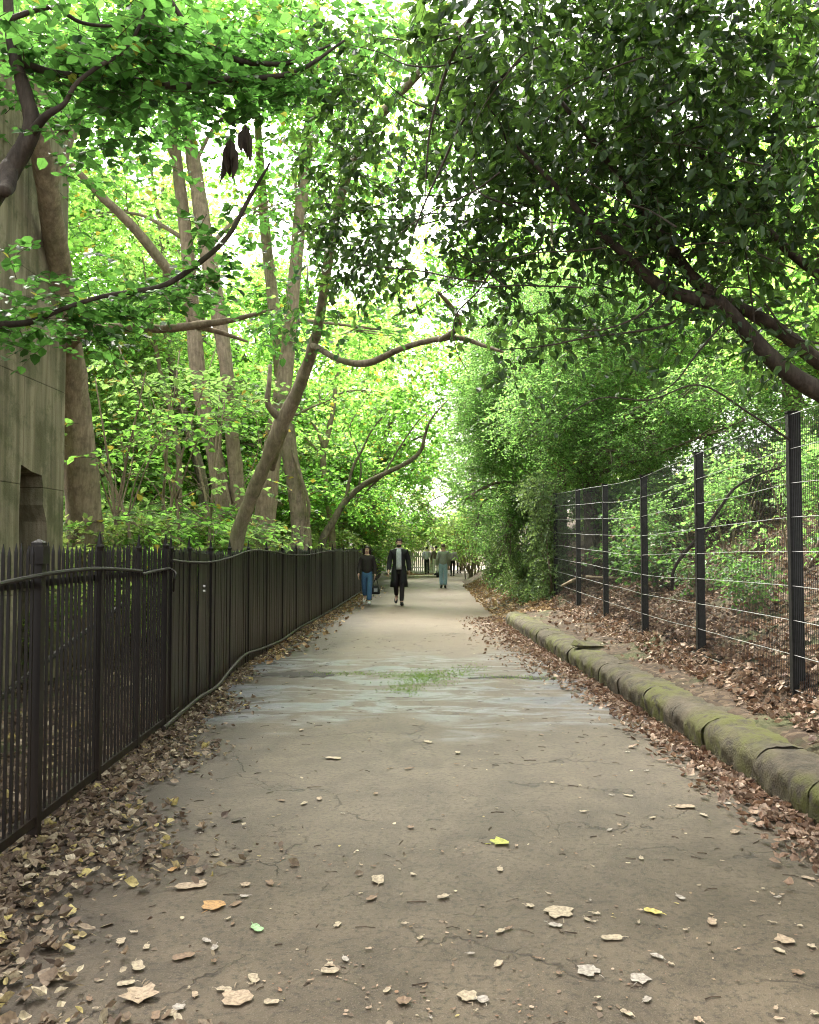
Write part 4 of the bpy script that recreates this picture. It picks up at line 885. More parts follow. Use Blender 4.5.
ust = []
for k, (px, yv, hh) in enumerate([(118, 12.4, 4.2), (170, 13.8, 5.0), (300, 20.5, 5.5), (255, 16.5, 5.0), (205, 15.0, 4.4), (350, 27, 5.5)]):
    p = foot(px, yv); p[0] = min(p[0], lx(yv) - 1.5); p[2] = gz(p[0], p[1]) - .05
    ells = [(p + [rng.normal(0, .5), rng.normal(0, .6), hh * rng.uniform(.3, 1)], np.array([.9, .9, .16]) * rng.uniform(.7, 1.2)) for _ in range(11)]
    for c, r in ells: c[0] = min(c[0], lx(c[1]) - .5 if c[2] < 2.2 else 9)
    st = [([p, p + [rng.normal(0, .1), rng.normal(0, .1), hh * .5], p + [rng.normal(0, .5), rng.normal(0, .4), hh]], [.035, .025, .008]) for _ in range(3)]
    grow('understorey_tree', ['slim leafy sapling screening the lower part of the reddish trunk', 'slim leafy sapling in front of the bent stem', 'slim leafy sapling before the dark mossy trunk', 'slim leafy sapling between the twin stems and the crooked tree', 'slim leafy sapling before the foot of the twin stems', 'slim leafy sapling behind the far railings left of the man'][k], 'tree', p, st, ells, 'leaf_wood_b' if k % 2 else 'leaf_wood', 'bark_pale', 1050, .115, 7, .45, .4, seed=90 + k, tilt=.3, flat=.2, group='slim saplings among the big trunks')
# near left tree: limbs and flat sprays of leaves over the railings
b = np.array([-3.9, 4.6, -0.1])
def near_extra(cr):
    lines = [[W(0, 325, 6), W(60, 310, 6), W(130, 292, 6.2), W(200, 262, 6.3), W(250, 195, 6.4)], [W(20, 80, 5.2), W(100, 80, 5.6), W(200, 83, 6), W(300, 72, 6.4)], [W(75, 110, 5), W(130, 45, 5.2), W(150, -10, 5.3)],
             [W(200, 40, 6), W(240, 60, 6.2), W(290, 66, 6.3)], [W(0, 20, 4.8), W(60, 10, 5), W(120, 22, 5.2), W(180, 28, 5.5)]]
    for ln in lines:
        P, _ = smooth_path(ln, np.ones(len(ln)), 16); n = len(P) * 2
        k = rng.integers(0, len(P), n); p = P[k] + rng.normal(0, [.14, .25, .07], (n, 3)) + np.array([0, .25, 0]); d = rng.normal(0, 1, (n, 3)); d[:, 2] *= .2
        sprays(cr, p, d, rng.uniform(.18, .42, n), 7, .085, .40, .3, .12, True, 0, 1, .0022)
grow('overhanging_tree', 'near tree at top left whose dark limbs and green leaves hang over the railings', 'tree', b,
     [([b, [-3.85, 4.7, 1.2], W(-70, 330, 5.0), W(-20, 215, 5.1), W(14, 165, 5.2), W(32, 128, 5.2), W(26, 95, 5.2), W(12, 40, 5.2), W(6, -40, 5.2)], [.17, .13, .1, .07, .055, .048, .042, .034, .02]),
      ([W(30, 135, 5.2), W(46, 116, 5.1), W(64, 104, 5.1), W(76, 84, 5.1), W(96, 68, 5.1), W(122, 52, 5.2), W(140, 25, 5.2), W(152, -20, 5.3)], [.032, .024, .016, .014, .013, .012, .011, .007]),
      ([W(10, 165, 5.2), W(8, 185, 5.1), W(4, 192, 5.0)], [.05, .05, .035]),
      ([W(-80, 300, 5.4), W(-30, 330, 5.8), W(0, 325, 6), W(30, 322, 6), W(60, 310, 6), W(100, 297, 6.1), W(132, 292, 6.2), W(165, 285, 6.2), W(200, 262, 6.3), W(228, 236, 6.35), W(250, 197, 6.4), W(270, 163, 6.4)], [.05, .035, .028, .022, .017, .016, .02, .021, .02, .019, .016, .008]),
      ([W(10, 60, 5.2), W(60, 74, 5.4), W(110, 76, 5.6), W(150, 83, 5.8), W(185, 86, 6), W(215, 80, 6.1), W(260, 78, 6.2), W(300, 70, 6.3), W(345, 40, 6.4)], [.03, .022, .02, .024, .027, .025, .022, .02, .01]),
      ([W(150, -30, 5.8), W(195, 36, 6), W(215, 48, 6.1), W(240, 61, 6.2), W(268, 64, 6.3), W(292, 62, 6.3), W(330, 45, 6.4)], [.02, .018, .022, .022, .02, .017, .008]),
      ([W(-20, 30, 4.9), W(30, 12, 5), W(55, 8, 5), W(80, 22, 5.1), W(110, 26, 5.2), W(150, 24, 5.4)], [.022, .016, .014, .012, .01, .005])],
     [EL(60, 40, 5.9, .9, .3), EL(150, 100, 6.7, .9, .22), EL(240, 60, 7.0, .8, .3), EL(60, 330, 6.7, .5, .12), EL(20, 300, 6.3, .45, .15), EL(130, 20, 6.3, 1, .3), EL(300, 40, 7.2, .7, .4), EL(60, 250, 6.7, .3, .12), EL(120, 160, 7.1, .5, .15), EL(200, 0, 6.7, 1.2, .3)], 'leaf_lime', 'bark_dark', 2400, .088, 7, .34, .40, limbs=False, seed=41, extra=near_extra, tilt=.32, flat=.25, tw=.0022)
nt = bpy.data.objects['overhanging_tree']
mb = MB()
for (px, py, n) in ((229, 165, 9), (245, 148, 6)):
    c = W(px, py - 20, 6.3)
    for k in range(n):
        d = np.array([[rng.normal(0, .05), rng.normal(0, .05), -1.0]]); nn = nrm(rng.normal(size=(1, 3)) * [1, 1, .2])
        leaves(mb, c[None] + rng.normal(0, .025, (1, 3)), d, nn, rng.uniform(.16, .3), rng.uniform(.022, .04), fold=.6)
o = mb.build('dead_leaf_cluster', M['fl_dark'], nt); o.matrix_parent_inverse = Matrix.Translation(-Vector(nt.location)); o['label'] = 'bunch of withered dark brown leaves hanging from a twig'

# right evergreen tree: limbs out of frame, dense dark canopy over the path
b = np.array([4.3, 6.2, gz(4.3, 6.2) - .1])
def holly_extra(cr):
    segs = [[W(788, 372, 6.4), W(715, 300, 6.3), W(660, 285, 6.2), W(600, 235, 6.1), W(560, 190, 6)], [W(712, 294, 6.3), W(664, 240, 6.2), W(620, 180, 6)], [W(700, 300, 6.2), W(640, 322, 6.2), W(560, 345, 6.3), W(500, 352, 6.4)], [W(819, 275, 6.5), W(756, 218, 6.3), W(700, 150, 6.2)], [W(345, 150, 7.5), W(330, 230, 7.5), W(330, 310, 7.5)]]
    for ln in segs:
        P, _ = smooth_path(ln, np.ones(len(ln)), 12); n = len(P) * 2
        k = rng.integers(0, len(P), n); p = P[k] + rng.normal(0, .16, (n, 3)); d = rng.normal(0, 1, (n, 3)); d[:, 2] -= .3
        sprays(cr, p, d, rng.uniform(.15, .4, n), 7, .08, .27, .8, .3, True, 0, 1, .002, hang=.6)
    # long bare whips below the limbs
hs = [([b, [4.2, 6.3, 1.6], W(900, 430, 6.5), W(845, 405, 6.5), W(788, 372, 6.4), W(750, 335, 6.35), W(715, 298, 6.3), W(690, 274, 6.25), W(666, 242, 6.2), W(645, 212, 6.15), W(615, 170, 6.1), W(560, 100, 6)], [.15, .12, .1, .085, .068, .06, .055, .046, .042, .036, .03, .015]),
      ([W(905, 400, 6.9), W(860, 385, 6.8), W(817, 360, 6.7), W(790, 338, 6.6), W(762, 319, 6.5), W(731, 304, 6.4), W(713, 299, 6.3)], [.085, .07, .06, .056, .052, .044, .04]),
      ([W(720, 304, 6.3), W(695, 299, 6.2), W(664, 288, 6.2), W(645, 274, 6.15), W(623, 252, 6.1), W(595, 229, 6.1), W(560, 190, 6), W(500, 130, 6)], [.05, .05, .046, .04, .034, .027, .02, .008]),
      ([W(900, 330, 6.9), W(816, 273, 6.6), W(781, 244, 6.5), W(756, 218, 6.4), W(731, 193, 6.3), W(690, 140, 6.2), W(640, 70, 6.1)], [.045, .038, .034, .03, .026, .018, .008]),
      ([W(700, 282, 6.25), W(697, 300, 6.2), W(684, 316, 6.15), W(660, 327, 6.1), W(625, 333, 6.1), W(590, 337, 6.1), W(545, 346, 6.1), W(500, 350, 6.2)], [.014, .012, .011, .01, .009, .008, .006, .003]),
      ([W(672, 262, 6.2), W(664, 290, 6.1), W(640, 315, 6.0), W(600, 330, 5.9), W(556, 328, 5.9)], [.010, .009, .008, .006, .003]),
      ([W(735, 310, 6.3), W(700, 350, 6.1), W(672, 385, 6.0), W(640, 400, 5.9)], [.009, .007, .005, .003]),
      ([W(560, 420, 5.8), W(600, 398, 5.9), W(650, 400, 6.0), W(700, 385, 6.1), W(752, 415, 6.2), W(790, 440, 6.3)][::-1], [.009, .008, .007, .006, .005, .003]),
      ([W(757, 365, 6.4), W(755, 330, 6.3), W(748, 270, 6.3), W(744, 240, 6.3)], [.008, .008, .007, .004]),
      ([W(830, 345, 6.4), W(790, 335, 6.3), W(750, 290, 6.2), W(690, 292, 6.0)], [.01, .009, .006, .003]),
      ([W(520, 60, 6), W(470, 110, 6), W(440, 170, 6), W(420, 215, 6.1), W(405, 260, 6.2)], [.012, .010, .008, .006, .003]),
      ([W(480, 0, 5.6), W(450, 60, 5.7), W(430, 130, 5.8), W(425, 200, 5.9)], [.016, .012, .008, .004])]
for k in range(46):   # fine whips through the canopy
    px, py = rng.uniform(430, 819), rng.uniform(20, 300); Y0 = rng.uniform(5.2, 7.5); a = rng.uniform(2.4, 3.9)
    P = [W(px, py, Y0)]
    for j in range(4): a += rng.normal(0, .3); px += 34 * math.cos(a); py -= -26 * math.sin(a) * -1; P.append(W(px, py + j * 4, Y0 + rng.normal(0, .1)))
    hs.append((P, [.007, .006, .005, .004, .002]))
he = [EL(520, 60, 6, .75, .5), EL(620, 90, 5.8, .8, .5), EL(720, 70, 5.8, .8, .6), EL(800, 120, 5.6, .6, .6), EL(440, 110, 6.6, .6, .5), EL(380, 70, 7, .55, .55), EL(480, 210, 6.6, .55, .35), EL(570, 220, 6.4, .6, .4), EL(660, 180, 6, .65, .4), EL(760, 220, 6.3, .6, .35), EL(400, 230, 7, .35, .3), EL(345, 200, 7.4, .28, .4),
      EL(540, 300, 6.8, .45, .15), EL(450, 290, 6.8, .4, .2), EL(740, 0, 5.4, 1.0, .5), EL(560, -20, 5.6, 1.1, .5), EL(430, 0, 6.4, .8, .5), EL(360, 260, 7.6, .3, .3), EL(330, 120, 7.4, .3, .4), EL(790, 300, 6.8, .4, .3), EL(800, 400, 7.4, .35, .25), EL(640, 120, 7.4, 1.1, .6), EL(760, 130, 7.4, 1.1, .6), EL(540, 130, 7.4, 1.0, .6)]
grow('evergreen_tree', 'dark glossy evergreen tree at right whose forked limbs and dense leaves overhang the path', 'tree', b, hs, he, 'leaf_holly', 'bark_dark', 22000, .092, 8, .32, .27, gap=-.04, gapf=2.0, limbs=False, seed=51, tilt=.8, flat=.8, hang=.8, extra=holly_extra, tw=.002)

# fine-leaved bushy trees along the right bank, leaning over the path
def bushy(label, Y, ells, n, seed, px):
    b = foot(px, Y); top = max((e[0] for e in ells), key=lambda c: c[2])
    return grow('bushy_tree', label, 'tree', b, [([b, b * .6 + top * .4 + [.2, 0, -.5], top], [.14, .1, .03]), ([b + [.2, .3, 0], b * .5 + top * .5 + [.6, .4, 0], top + [.8, .6, -.6]], [.09, .06, .02])], ells, 'leaf_fine', 'bark', n, .06, 11, .42, .36, gap=-.2, gapf=1.5, six=False, seed=seed, group='fine-leaved bushy trees on the right bank', tilt=.6, droop=.3, tw=.0035)
bushy('dense fine-leaved bushy tree rising behind the far end of the wire fence', 20.5, [EL(600, 420, 20.5, 1.3, 1.2), EL(640, 340, 21, 1.5, 1.0), EL(560, 360, 21, 1.3, 1.0), EL(530, 430, 20.5, .9, .9), EL(560, 470, 20.5, .9, .7), EL(690, 330, 21, 1.2, .8), EL(600, 300, 21, 1.2, .7), EL(720, 400, 21, 1.2, .9), EL(650, 420, 20.5, 1.0, .9), EL(560, 290, 22, 1.5, .9), EL(590, 490, 20.6, .8, .5), EL(660, 430, 18.5, .9, .8), EL(710, 400, 18, 1.1, .8), EL(745, 420, 17, .9, .7), EL(620, 450, 19, .8, .6), EL(560, 410, 20, 1.1, 1.0), EL(600, 360, 20, 1.2, .9)], 105000, 61, 590)
bushy('fine-leaved bushy tree arching out over the right edge of the path', 24, [EL(520, 400, 24, 1.2, 1.2), EL(485, 440, 24, .9, .9), EL(478, 490, 24, .75, .7), EL(510, 480, 24, .9, 1.0), EL(540, 340, 24.5, 1.4, 1.0), EL(500, 350, 25, .9, .8), EL(505, 530, 23.5, .6, .6), EL(465, 500, 24, .5, .5), EL(500, 555, 23, .55, .5), EL(530, 300, 25, 1.3, .8), EL(490, 400, 24.5, 1, 1)], 80000, 62, 532)
bushy('fine-leaved bushy tree furthest along the right, framing the walkers', 31, [EL(478, 470, 31, 1.1, 1.3), EL(475, 530, 30, .55, .9), EL(500, 420, 32, 1.6, 1.6), EL(500, 500, 31, 1.1, 1.3), EL(482, 400, 33, 1.2, 1.2), EL(462, 500, 31, .5, .6), EL(500, 350, 33, 1.7, 1.4), EL(465, 440, 33, .8, .8)], 52000, 63, 500)
# ivy hedge swallowing the fence
def ivy(label, y0, y1, n, seed, zt):
    b = np.array([fx((y0+y1)/2), (y0+y1)/2, gz(fx((y0+y1)/2), (y0+y1)/2) - .05]); ells = []
    for yy in np.linspace(y0, y1, 5):
        for z in np.linspace(.4, zt, 4): ells.append((np.array([fx(yy) - .12 + rng.normal(0, .12), yy, z + rng.normal(0, .1)]), np.array([.32, .5, .38])))
    stems = [([b, b + [0, (yy - b[1]) * .9, .12], b + [rng.normal(0, .1), yy - b[1], zt * .5], b + [rng.normal(0, .15), yy - b[1] + .2, zt]], [.03, .028, .02, .006]) for yy in np.linspace(y0, y1, 6)]
    return grow('ivy_hedge', label, 'hedge', b, stems, ells, 'leaf_ivy', 'bark', n, .065, 7, .3, .4, gap=-.3, gapf=2.5, limbs=False, six=True, seed=seed, tilt=.9, flat=1.0, droop=.5, hang=.8, crownname='foliage', group='ivy hedges over the far wire fence')
ivy('grey-green ivy hedge swallowing the wire fence next to its last post', 19.7, 23.2, 15000, 71, 2.9)
ivy('dark ivy hedge over the far wire fence beside the distant walkers', 23.5, 33, 18000, 72, 2.6)

# plants on the slope behind the wire fence
slp = [shrub_model(81, 'leaf_slope', 1.1, .8, 1000, .10, 'slope_plant', True, 'twig', 6, .36), shrub_model(82, 'leaf_slope', 1.6, .9, 1300, .12, 'slope_plant', True, 'twig', 6, .33), shrub_model(83, 'leaf_fine', 2.2, 1.3, 2800, .075, 'slope_plant', True, 'twig_pale', 8, .36)]
sps = [(3.6, 14.8, 1), (4.1, 12.6, 0), (3.5, 17.2, 1), (4.9, 11.2, 2), (6.2, 12.5, 2), (5.2, 14.5, 2), (7.5, 15, 2), (5.8, 9.2, 1), (7.4, 11.5, 2), (4.4, 16.6, 2), (5.6, 18, 2), (8.6, 18, 2), (7.2, 20, 2), (3.75, 5.6, 0), (4.2, 6.5, 0), (6.3, 7.8, 2), (9.5, 13, 2), (4.6, 8.7, 0), (3.9, 10.2, 0), (8.2, 9.5, 2), (8.5, 11, 2), (9.6, 9.6, 2), (7, 9, 2), (10.5, 14, 2), (9, 16, 2), (6.4, 16.8, 2), (7.8, 13.2, 2), (6.6, 10.6, 2), (4.5, 20.8, 2), (5.6, 21.8, 2), (9.4, 11.6, 2)]
sl2 = ['upright leafy plant just behind the fourth wire fence post', 'low green plant behind the third fence bay', 'bright leafy plant behind the last fence bays', 'twiggy bush halfway up the leafy bank', 'bush high on the bank between the middle posts', 'bush behind the bright leafy plants', 'large bush near the top of the bank', 'broad-leaved plant on the bank behind the near posts', 'bush above the near fence bay', 'bush against the end bays of the fence', 'bush left of the bank top under the bushy tree', 'bush far up the bank', 'bush behind the bushy tree', 'small green plant pushing through the near fence bottom', 'green sprig standing in leaves behind the nearest post', 'bush at the right edge behind the near mesh', 'bush at the skyline of the bank', 'small sprig on the brown leaves between the two near posts', 'small plant on the leaf slope behind the second post', 'bush on the upper bank at the right edge'] + ['leafy bush among the thicket high on the right bank'] * 11
used = set()
for i, (x, yv, k) in enumerate(sps):
    o = slp[k] if k not in used else copy_tree(slp[k]); used.add(k)
    s = rng.uniform(.8, 1.2) * (.6 if k == 0 else .85); x = max(x, fx(yv) + (.75 if k == 0 else 1.25) * s); o.location = (x, yv, gz(x, yv) - .05); o.rotation_euler = (0, 0, rng.uniform(0, 6.28)); o.scale = (s, s, s); o['label'] = sl2[i]; o['category'] = 'plant' if k < 2 else 'shrub'; o['group'] = 'plants on the bank behind the wire fence'
# trees on the top of the bank
wp = prot[1]
for i, (x, yv) in enumerate([(9.5, 12), (12, 18), (10.5, 24), (15, 14), (7.0, 27), (8.2, 16), (9, 21), (12, 10), (7.8, 31), (13, 28), (18, 20), (17, 9), (11, 33), (10, 7), (4.8, 30), (5.4, 37), (4.4, 42), (6.4, 24.5)]):
    o = copy_tree(prot[(2, 0, 1)[i % 3]]); o.location = (x, yv, gz(x, yv) - .2); o.rotation_euler = (0, 0, rng.uniform(0, 6.28)); o.scale = (.85, .85, .8) if i < 14 else (.9, .9, 1.15)
    o['label'] = 'leafy tree growing on the top of the bank behind the wire fence'; o['group'] = 'trees on top of the right bank'
# bramble stem and a stick
mb = MB(); tube(mb, [W(672, 590, 10.6), W(676, 565, 10.4), W(704, 530, 10.2), W(722, 505, 10.1), W(735, 488, 10), W(760, 474, 9.8), W(790, 464, 9.6)], [.022, .02, .02, .018, .015, .012, .006], 8, 5, rough=.1)
tag(mb.build('dead_branch', M['bark_dark'], smooth=True), 'bent dark dead branch leaning on the bank behind the near wire mesh', 'branch')
mb = MB(); tube(mb, [W(562, 586, 17.2), W(572, 581, 17.3), W(582, 576, 17.5)], [.03, .035, .025], 7, 4, rough=.1); tube(mb, [W(586, 577, 17.5), W(606, 578, 17.2), W(632, 578, 17)], [.03, .028, .02], 7, 4, rough=.1)
tag(mb.build('fallen_branch', M['bark_pale'], smooth=True), 'pale broken branch lying low behind the far fence bays', 'branch')

# ------------------------------------------------------------------ people
def skin_mesh(name, verts, edges, rads, m, parent, sub=2, smooth=True, extra=None):
    me = bpy.data.meshes.new(name); me.from_pydata([tuple(v) for v in verts], edges, [])
    o = bpy.data.objects.new(name, me); COL.objects.link(o)
    md = o.modifiers.new('skin', 'SKIN'); md.use_smooth_shade = True
    if not me.skin_vertices: me.attributes  # layer is made by the modifier
    sv = me.skin_vertices[0].data
    for i, r in enumerate(rads): sv[i].radius = r if isinstance(r, tuple) else (r, r)
    sv[0].use_root = True
    s = o.modifiers.new('sub', 'SUBSURF'); s.levels = sub; s.render_levels = sub
    dg = bpy.context.evaluated_depsgraph_get(); nm = bpy.data.meshes.new_from_object(o.evaluated_get(dg))
    bpy.data.objects.remove(o); bpy.data.meshes.remove(me)
    nm.name = name; nm.materials.clear(); nm.materials.append(m)
    for p in nm.polygons: p.use_smooth = True
    if extra is not None:
        bm = bmesh.new(); bm.from_mesh(nm); tmp = bpy.data.objects.new('t', None); bpy.data.objects.remove(tmp)
        v0 = extra; nm2 = bpy.data.meshes.new('x')
        v = np.concatenate(v0.v); q = np.concatenate(v0.q) if v0.q else []; t = np.concatenate(v0.t) if v0.t else []
        vs = [bm.verts.new(tuple(a)) for a in v]
        for f in list(q) + list(t):
            try: bm.faces.new([vs[k] for k in f]).smooth = True
            except ValueError: pass
        bm.to_mesh(nm); bm.free(); bpy.data.meshes.remove(nm2)
    ob = bpy.data.objects.new(name, nm); COL.objects.link(ob); ob.parent = parent; return ob

def ball(mb, c, r, n=8):
    r = np.broadcast_to(r, (3,)); V = []
    for i in range(n + 1):
        th = math.pi * i / n
        for j in range(2 * n): V.append((c[0] + r[0] * math.sin(th) * math.cos(math.pi * j / n), c[1] + r[1] * math.sin(th) * math.sin(math.pi * j / n), c[2] + r[2] * math.cos(th)))
    w = 2 * n; mb.add(V, [[i*w+j, (i+1)*w+j, (i+1)*w+(j+1) % w, i*w+(j+1) % w] for i in range(n) for j in range(w)])

def person(label, loc, H, rz, step, top, legs, shoes, hair, sleeves=True, coat=None, inner=None, female=False, longhair=False, beard=None, armbend=0.1, bulk=1.0, lower_bag=None, skirt_coat=0.0):
    """faces local -Y; step = stride half length; metres scaled from a 1.75 m figure"""
    t = thing('person', label, 'person', (loc[0], loc[1], 0.0), rz, 'people walking on the path'); k = H / 1.75
    t.location = (loc[0], loc[1], float(pz(loc[0], loc[1])))
    sh = .165 if female else .19; hp = .09
    kn = lambda s: np.array([s * hp * .95, -step * s * .55 - .03, .5]); an = lambda s: np.array([s * hp * .8, -step * s, .085 + (.13 if s < 0 and step > .1 else 0)])
    J = [(0, 0, .96), (0, -.005, 1.12), (0, 0, 1.30), (0, .005, 1.43), (0, .005, 1.50), (0, -.01, 1.57), (0, -.012, 1.65), (0, .0, 1.72)]
    r = [(.13, .10), (.115, .085), (.14, .095), (.09, .07), (.05, .052), (.062, .075), (.075, .09), (.045, .055)]
    E = [(0,1),(1,2),(2,3),(3,4),(4,5),(5,6),(6,7)]
    J.append((0, -.105, 1.60)); r.append((.013, .013)); E.append((5, 8))           # nose
    hand = {}
    for s in (-1, 1):
        n = len(J); sw = step * s * .7
        J += [(s * sh, 0, 1.41), (s * (sh + .055), .02 + sw * .25, 1.14), (s * (sh + .075), -.04 + sw * .7 - armbend * .6, .90), (s * (sh + .08), -.06 + sw * .8 - armbend * .8, .83)]
        r += [.058, .044, .032, (.036, .02)]; E += [(3, n), (n, n+1), (n+1, n+2), (n+2, n+3)]; hand[s] = np.array(J[-1])
        n = len(J); K_ = kn(s); A = an(s)
        J += [(s * hp, 0, .88), tuple(K_), tuple(A), (A[0], A[1] - .02, A[2] - .04), (A[0] + s * .02, A[1] - .16, .03 + (A[2] - .085) * .25)]
        r += [.085, .058, .04, .04, (.04, .026)]; E += [(0, n), (n, n+1), (n+1, n+2), (n+2, n+3), (n+3, n+4)]
    ex = MB()
    for s in (-1, 1):
        for f in range(4):
            a = hand[s] + [0.0, (f - 1.5) * .019, -.02]; ln = [.07, .08, .075, .06][f]
            tube(ex, np.array([a, a + [-s * .008, -.004, -ln * .5], a + [-s * .025, -.008, -ln]]) * k, np.array([.009, .0085, .006]) * k, 6, 2)
        a = hand[s] + [0, -.03, .01]; tube(ex, np.array([a, a + [-s * .01, -.03, -.02], a + [-s * .02, -.035, -.055]]) * k, np.array([.0105, .0095, .007]) * k, 6, 2)
        ball(ex, np.array([s * .076, .005, 1.625]) * k, np.array([.012, .02, .032]) * k, 5)
    sc_ = lambda L_: [tuple(np.array(p) * k) for p in L_]; sr = lambda L_: [tuple(np.array(x) * k) if isinstance(x, tuple) else x * k for x in L_]
    body = skin_mesh('body', sc_(J), E, sr(r), M['skin'], t, extra=ex)
    # face
    mb = MB()
    for s in (-1, 1): ball(mb, np.array([s * .03, -.088, 1.635]) * k, np.array([.013, .008, .008]) * k, 5)
    mb.build('eyes', MC('eye', (.02, .015, .012)), t); mb = MB(); ball(mb, np.array([0, -.085, 1.565]) * k, np.array([.022, .01, .006]) * k, 5); mb.build('mouth', MC('lips', (.32, .12, .1)), t)
    # hair
    mb = MB(); ball(mb, np.array([0, .018, 1.672]) * k, np.array([.088, .1, .078]) * k, 8)
    if longhair:
        for a in np.linspace(-.3, math.pi + .3, 13):
            p = np.array([.085 * math.cos(a), .03 + .075 * math.sin(a), 1.68]); tube(mb, np.array([p, p * [1.15, 1.15, 1] - [0, 0, .12], p * [1.2, 1.2, 1] - [rng.normal(0, .012), 0, .26 + rng.normal(0, .02)]]) * k, np.array([.028, .034, .014]) * k, 6, 3)
    mb.build('hair', hair, t, smooth=True)
    if beard:
        mb = MB(); ball(mb, np.array([0, -.055, 1.555]) * k, np.array([.062, .05, .048]) * k, 7); mb.build('beard', beard, t, smooth=True)
    # trousers
    Jt = [(0, 0, 1.08), (0, 0, .93)]; rt = [(.145, .112), (.14, .11)]; Et = [(0, 1)]
    for s in (-1, 1):
        n = len(Jt); A = an(s); Jt += [(s * hp, 0, .84), tuple(kn(s)), tuple(A + [0, 0, .02])]; rt += [.098, .074 + (.012 if female else 0), .058 + (.022 if female else 0)]; Et += [(1, n), (n, n+1), (n+1, n+2)]
    skin_mesh('trousers', sc_(Jt), Et, sr(rt), legs, t)
    for s in (-1, 1):
        A = an(s); mb = MB(); ball(mb, np.array([A[0] + s * .012, A[1] - .06, .045]) * k, np.array([.05, .135, .045]) * k, 7)
        v = np.concatenate(mb.v); v[:, 2] = np.maximum(v[:, 2], .004); v[:, 2] += (A[2] - .085) * k * np.clip(.62 + (v[:, 1] - (A[1] - .06) * k) / (.27 * k), 0.1, 1.2); mb.v = [v]; ball(mb, np.array([A[0], A[1] + .01, A[2] - .01]) * k, np.array([.047, .055, .05]) * k, 6); mb.build('shoe', shoes, t, smooth=True)
    # jacket or shirt
    Jj = [(0, 0, .86), (0, 0, 1.12), (0, 0, 1.30), (0, .005, 1.42), (0, .008, 1.485)]; rj = [(.175 * bulk, .142 * bulk), (.155 * bulk, .125 * bulk), (.175 * bulk, .13 * bulk), (.115 * bulk, .1 * bulk), (.062, .062)]; Ej = [(0,1),(1,2),(2,3),(3,4)]
    for s in (-1, 1):
        n = len(Jj); sw = step * s * .7
        Jj += [(s * sh, 0, 1.40), (s * (sh + .06), .02 + sw * .25, 1.14), (s * (sh + .077), -.038 + sw * .68 - armbend * .55, .88)]; rj += [.068 * bulk, .066 * bulk, .054 * bulk]; Ej += [(3, n), (n, n+1), (n+1, n+2)]
    jk = skin_mesh('coat' if coat else 'jacket', sc_(Jj), Ej, sr(rj), top, t)
    if coat:   # long open skirts
        mb = MB(); n = 20; V = []
        a0, a1 = -math.pi / 2 + .32, 1.5 * math.pi - .32
        for z, rx, ry in ((1.02, .175, .145), (.85, .195, .16), (.65, .215, .18), (coat, .235, .2)):
            for a in np.linspace(a0, a1, n): f = 1 + (.05 * math.sin(a * 7) if z < .9 else 0); V.append((rx * f * math.cos(a), ry * f * math.sin(a) - (.02 if z < .9 else 0), z))
        V = np.array(V); Vi = V * [.93, .93, 1]; V = np.vstack([V, Vi]) * k; o_ = 4 * n
        q = [[r_*n+j, r_*n+j+1, (r_+1)*n+j+1, (r_+1)*n+j] for r_ in range(3) for j in range(n-1)]; q += [[o_+r_*n+j, o_+(r_+1)*n+j, o_+(r_+1)*n+j+1, o_+r_*n+j+1] for r_ in range(3) for j in range(n-1)]
        q += [[3*n+j, 3*n+j+1, o_+3*n+j+1, o_+3*n+j] for j in range(n-1)] + [[r_*n, (r_+1)*n, o_+(r_+1)*n, o_+r_*n] for r_ in range(3)] + [[r_*n+n-1, o_+r_*n+n-1, o_+(r_+1)*n+n-1, (r_+1)*n+n-1] for r_ in range(3)]
        mb.add(V, q); mb.build('coat_skirt', top, t, smooth=True)
    if inner:
        mb = MB(); n = 7; V = []
        for z, w, yv in ((1.47, .05, -.098), (1.36, .062, -.165), (1.2, .062, -.170), (1.04, .066, -.166), (.94, .07, -.160)):
            for u_ in np.linspace(-1, 1, n): V.append((u_ * w, yv * bulk + .02 * u_ * u_ - .004, z))
        mb.add(np.array(V) * k, [[r_*n+j, r_*n+j+1, (r_+1)*n+j+1, (r_+1)*n+j] for r_ in range(4) for j in range(n-1)])
        o = mb.build('shirt_front', inner, t, smooth=True); sm = o.modifiers.new('thick', 'SOLIDIFY'); sm.thickness = .012
        mb = MB(); tube(mb, np.array([(.075 * math.cos(a), .012 + .075 * math.sin(a), 1.485 + .012 * math.sin(a)) for a in np.linspace(0, 6.28, 14)]) * k, .022 * k, 6, 2); mb.build('hood', inner, t, smooth=True)
    return t, hand, k
MCS = {}
def MC(n, c, rough=.75):
    if n not in MCS: MCS[n] = plain(n, c, rough, .25, .15, 40)
    return MCS[n]
dk = MC('black_cloth', (.014, .013, .014)); brn = MC('dark_brown_cloth', (.026, .02, .018)); jeans = MC('blue_denim', (.055, .12, .21)); wht = M['white']; hr = MC('dark_brown_hair', (.022, .013, .009), .5); hb = MC('black_hair', (.012, .01, .009), .5)
gw = G(367, 604.5); wm, hand, k = person('woman in a dark brown jacket and blue flared jeans carrying a black handbag', gw, 1.63, 0, .15, brn, jeans, wht, hr, female=True, longhair=True, bulk=1.08)
gm = G(399, 605.5); person('bearded man in a long open black coat over a grey top and black trousers', gm, 1.84, 0, .2, dk, MC('black_trousers', (.018, .013, .013)), dk, MC('cropped_hair', (.05, .035, .03)), coat=.48, inner=MC('grey_marl', (.36, .37, .38)), beard=hb, bulk=1.1)
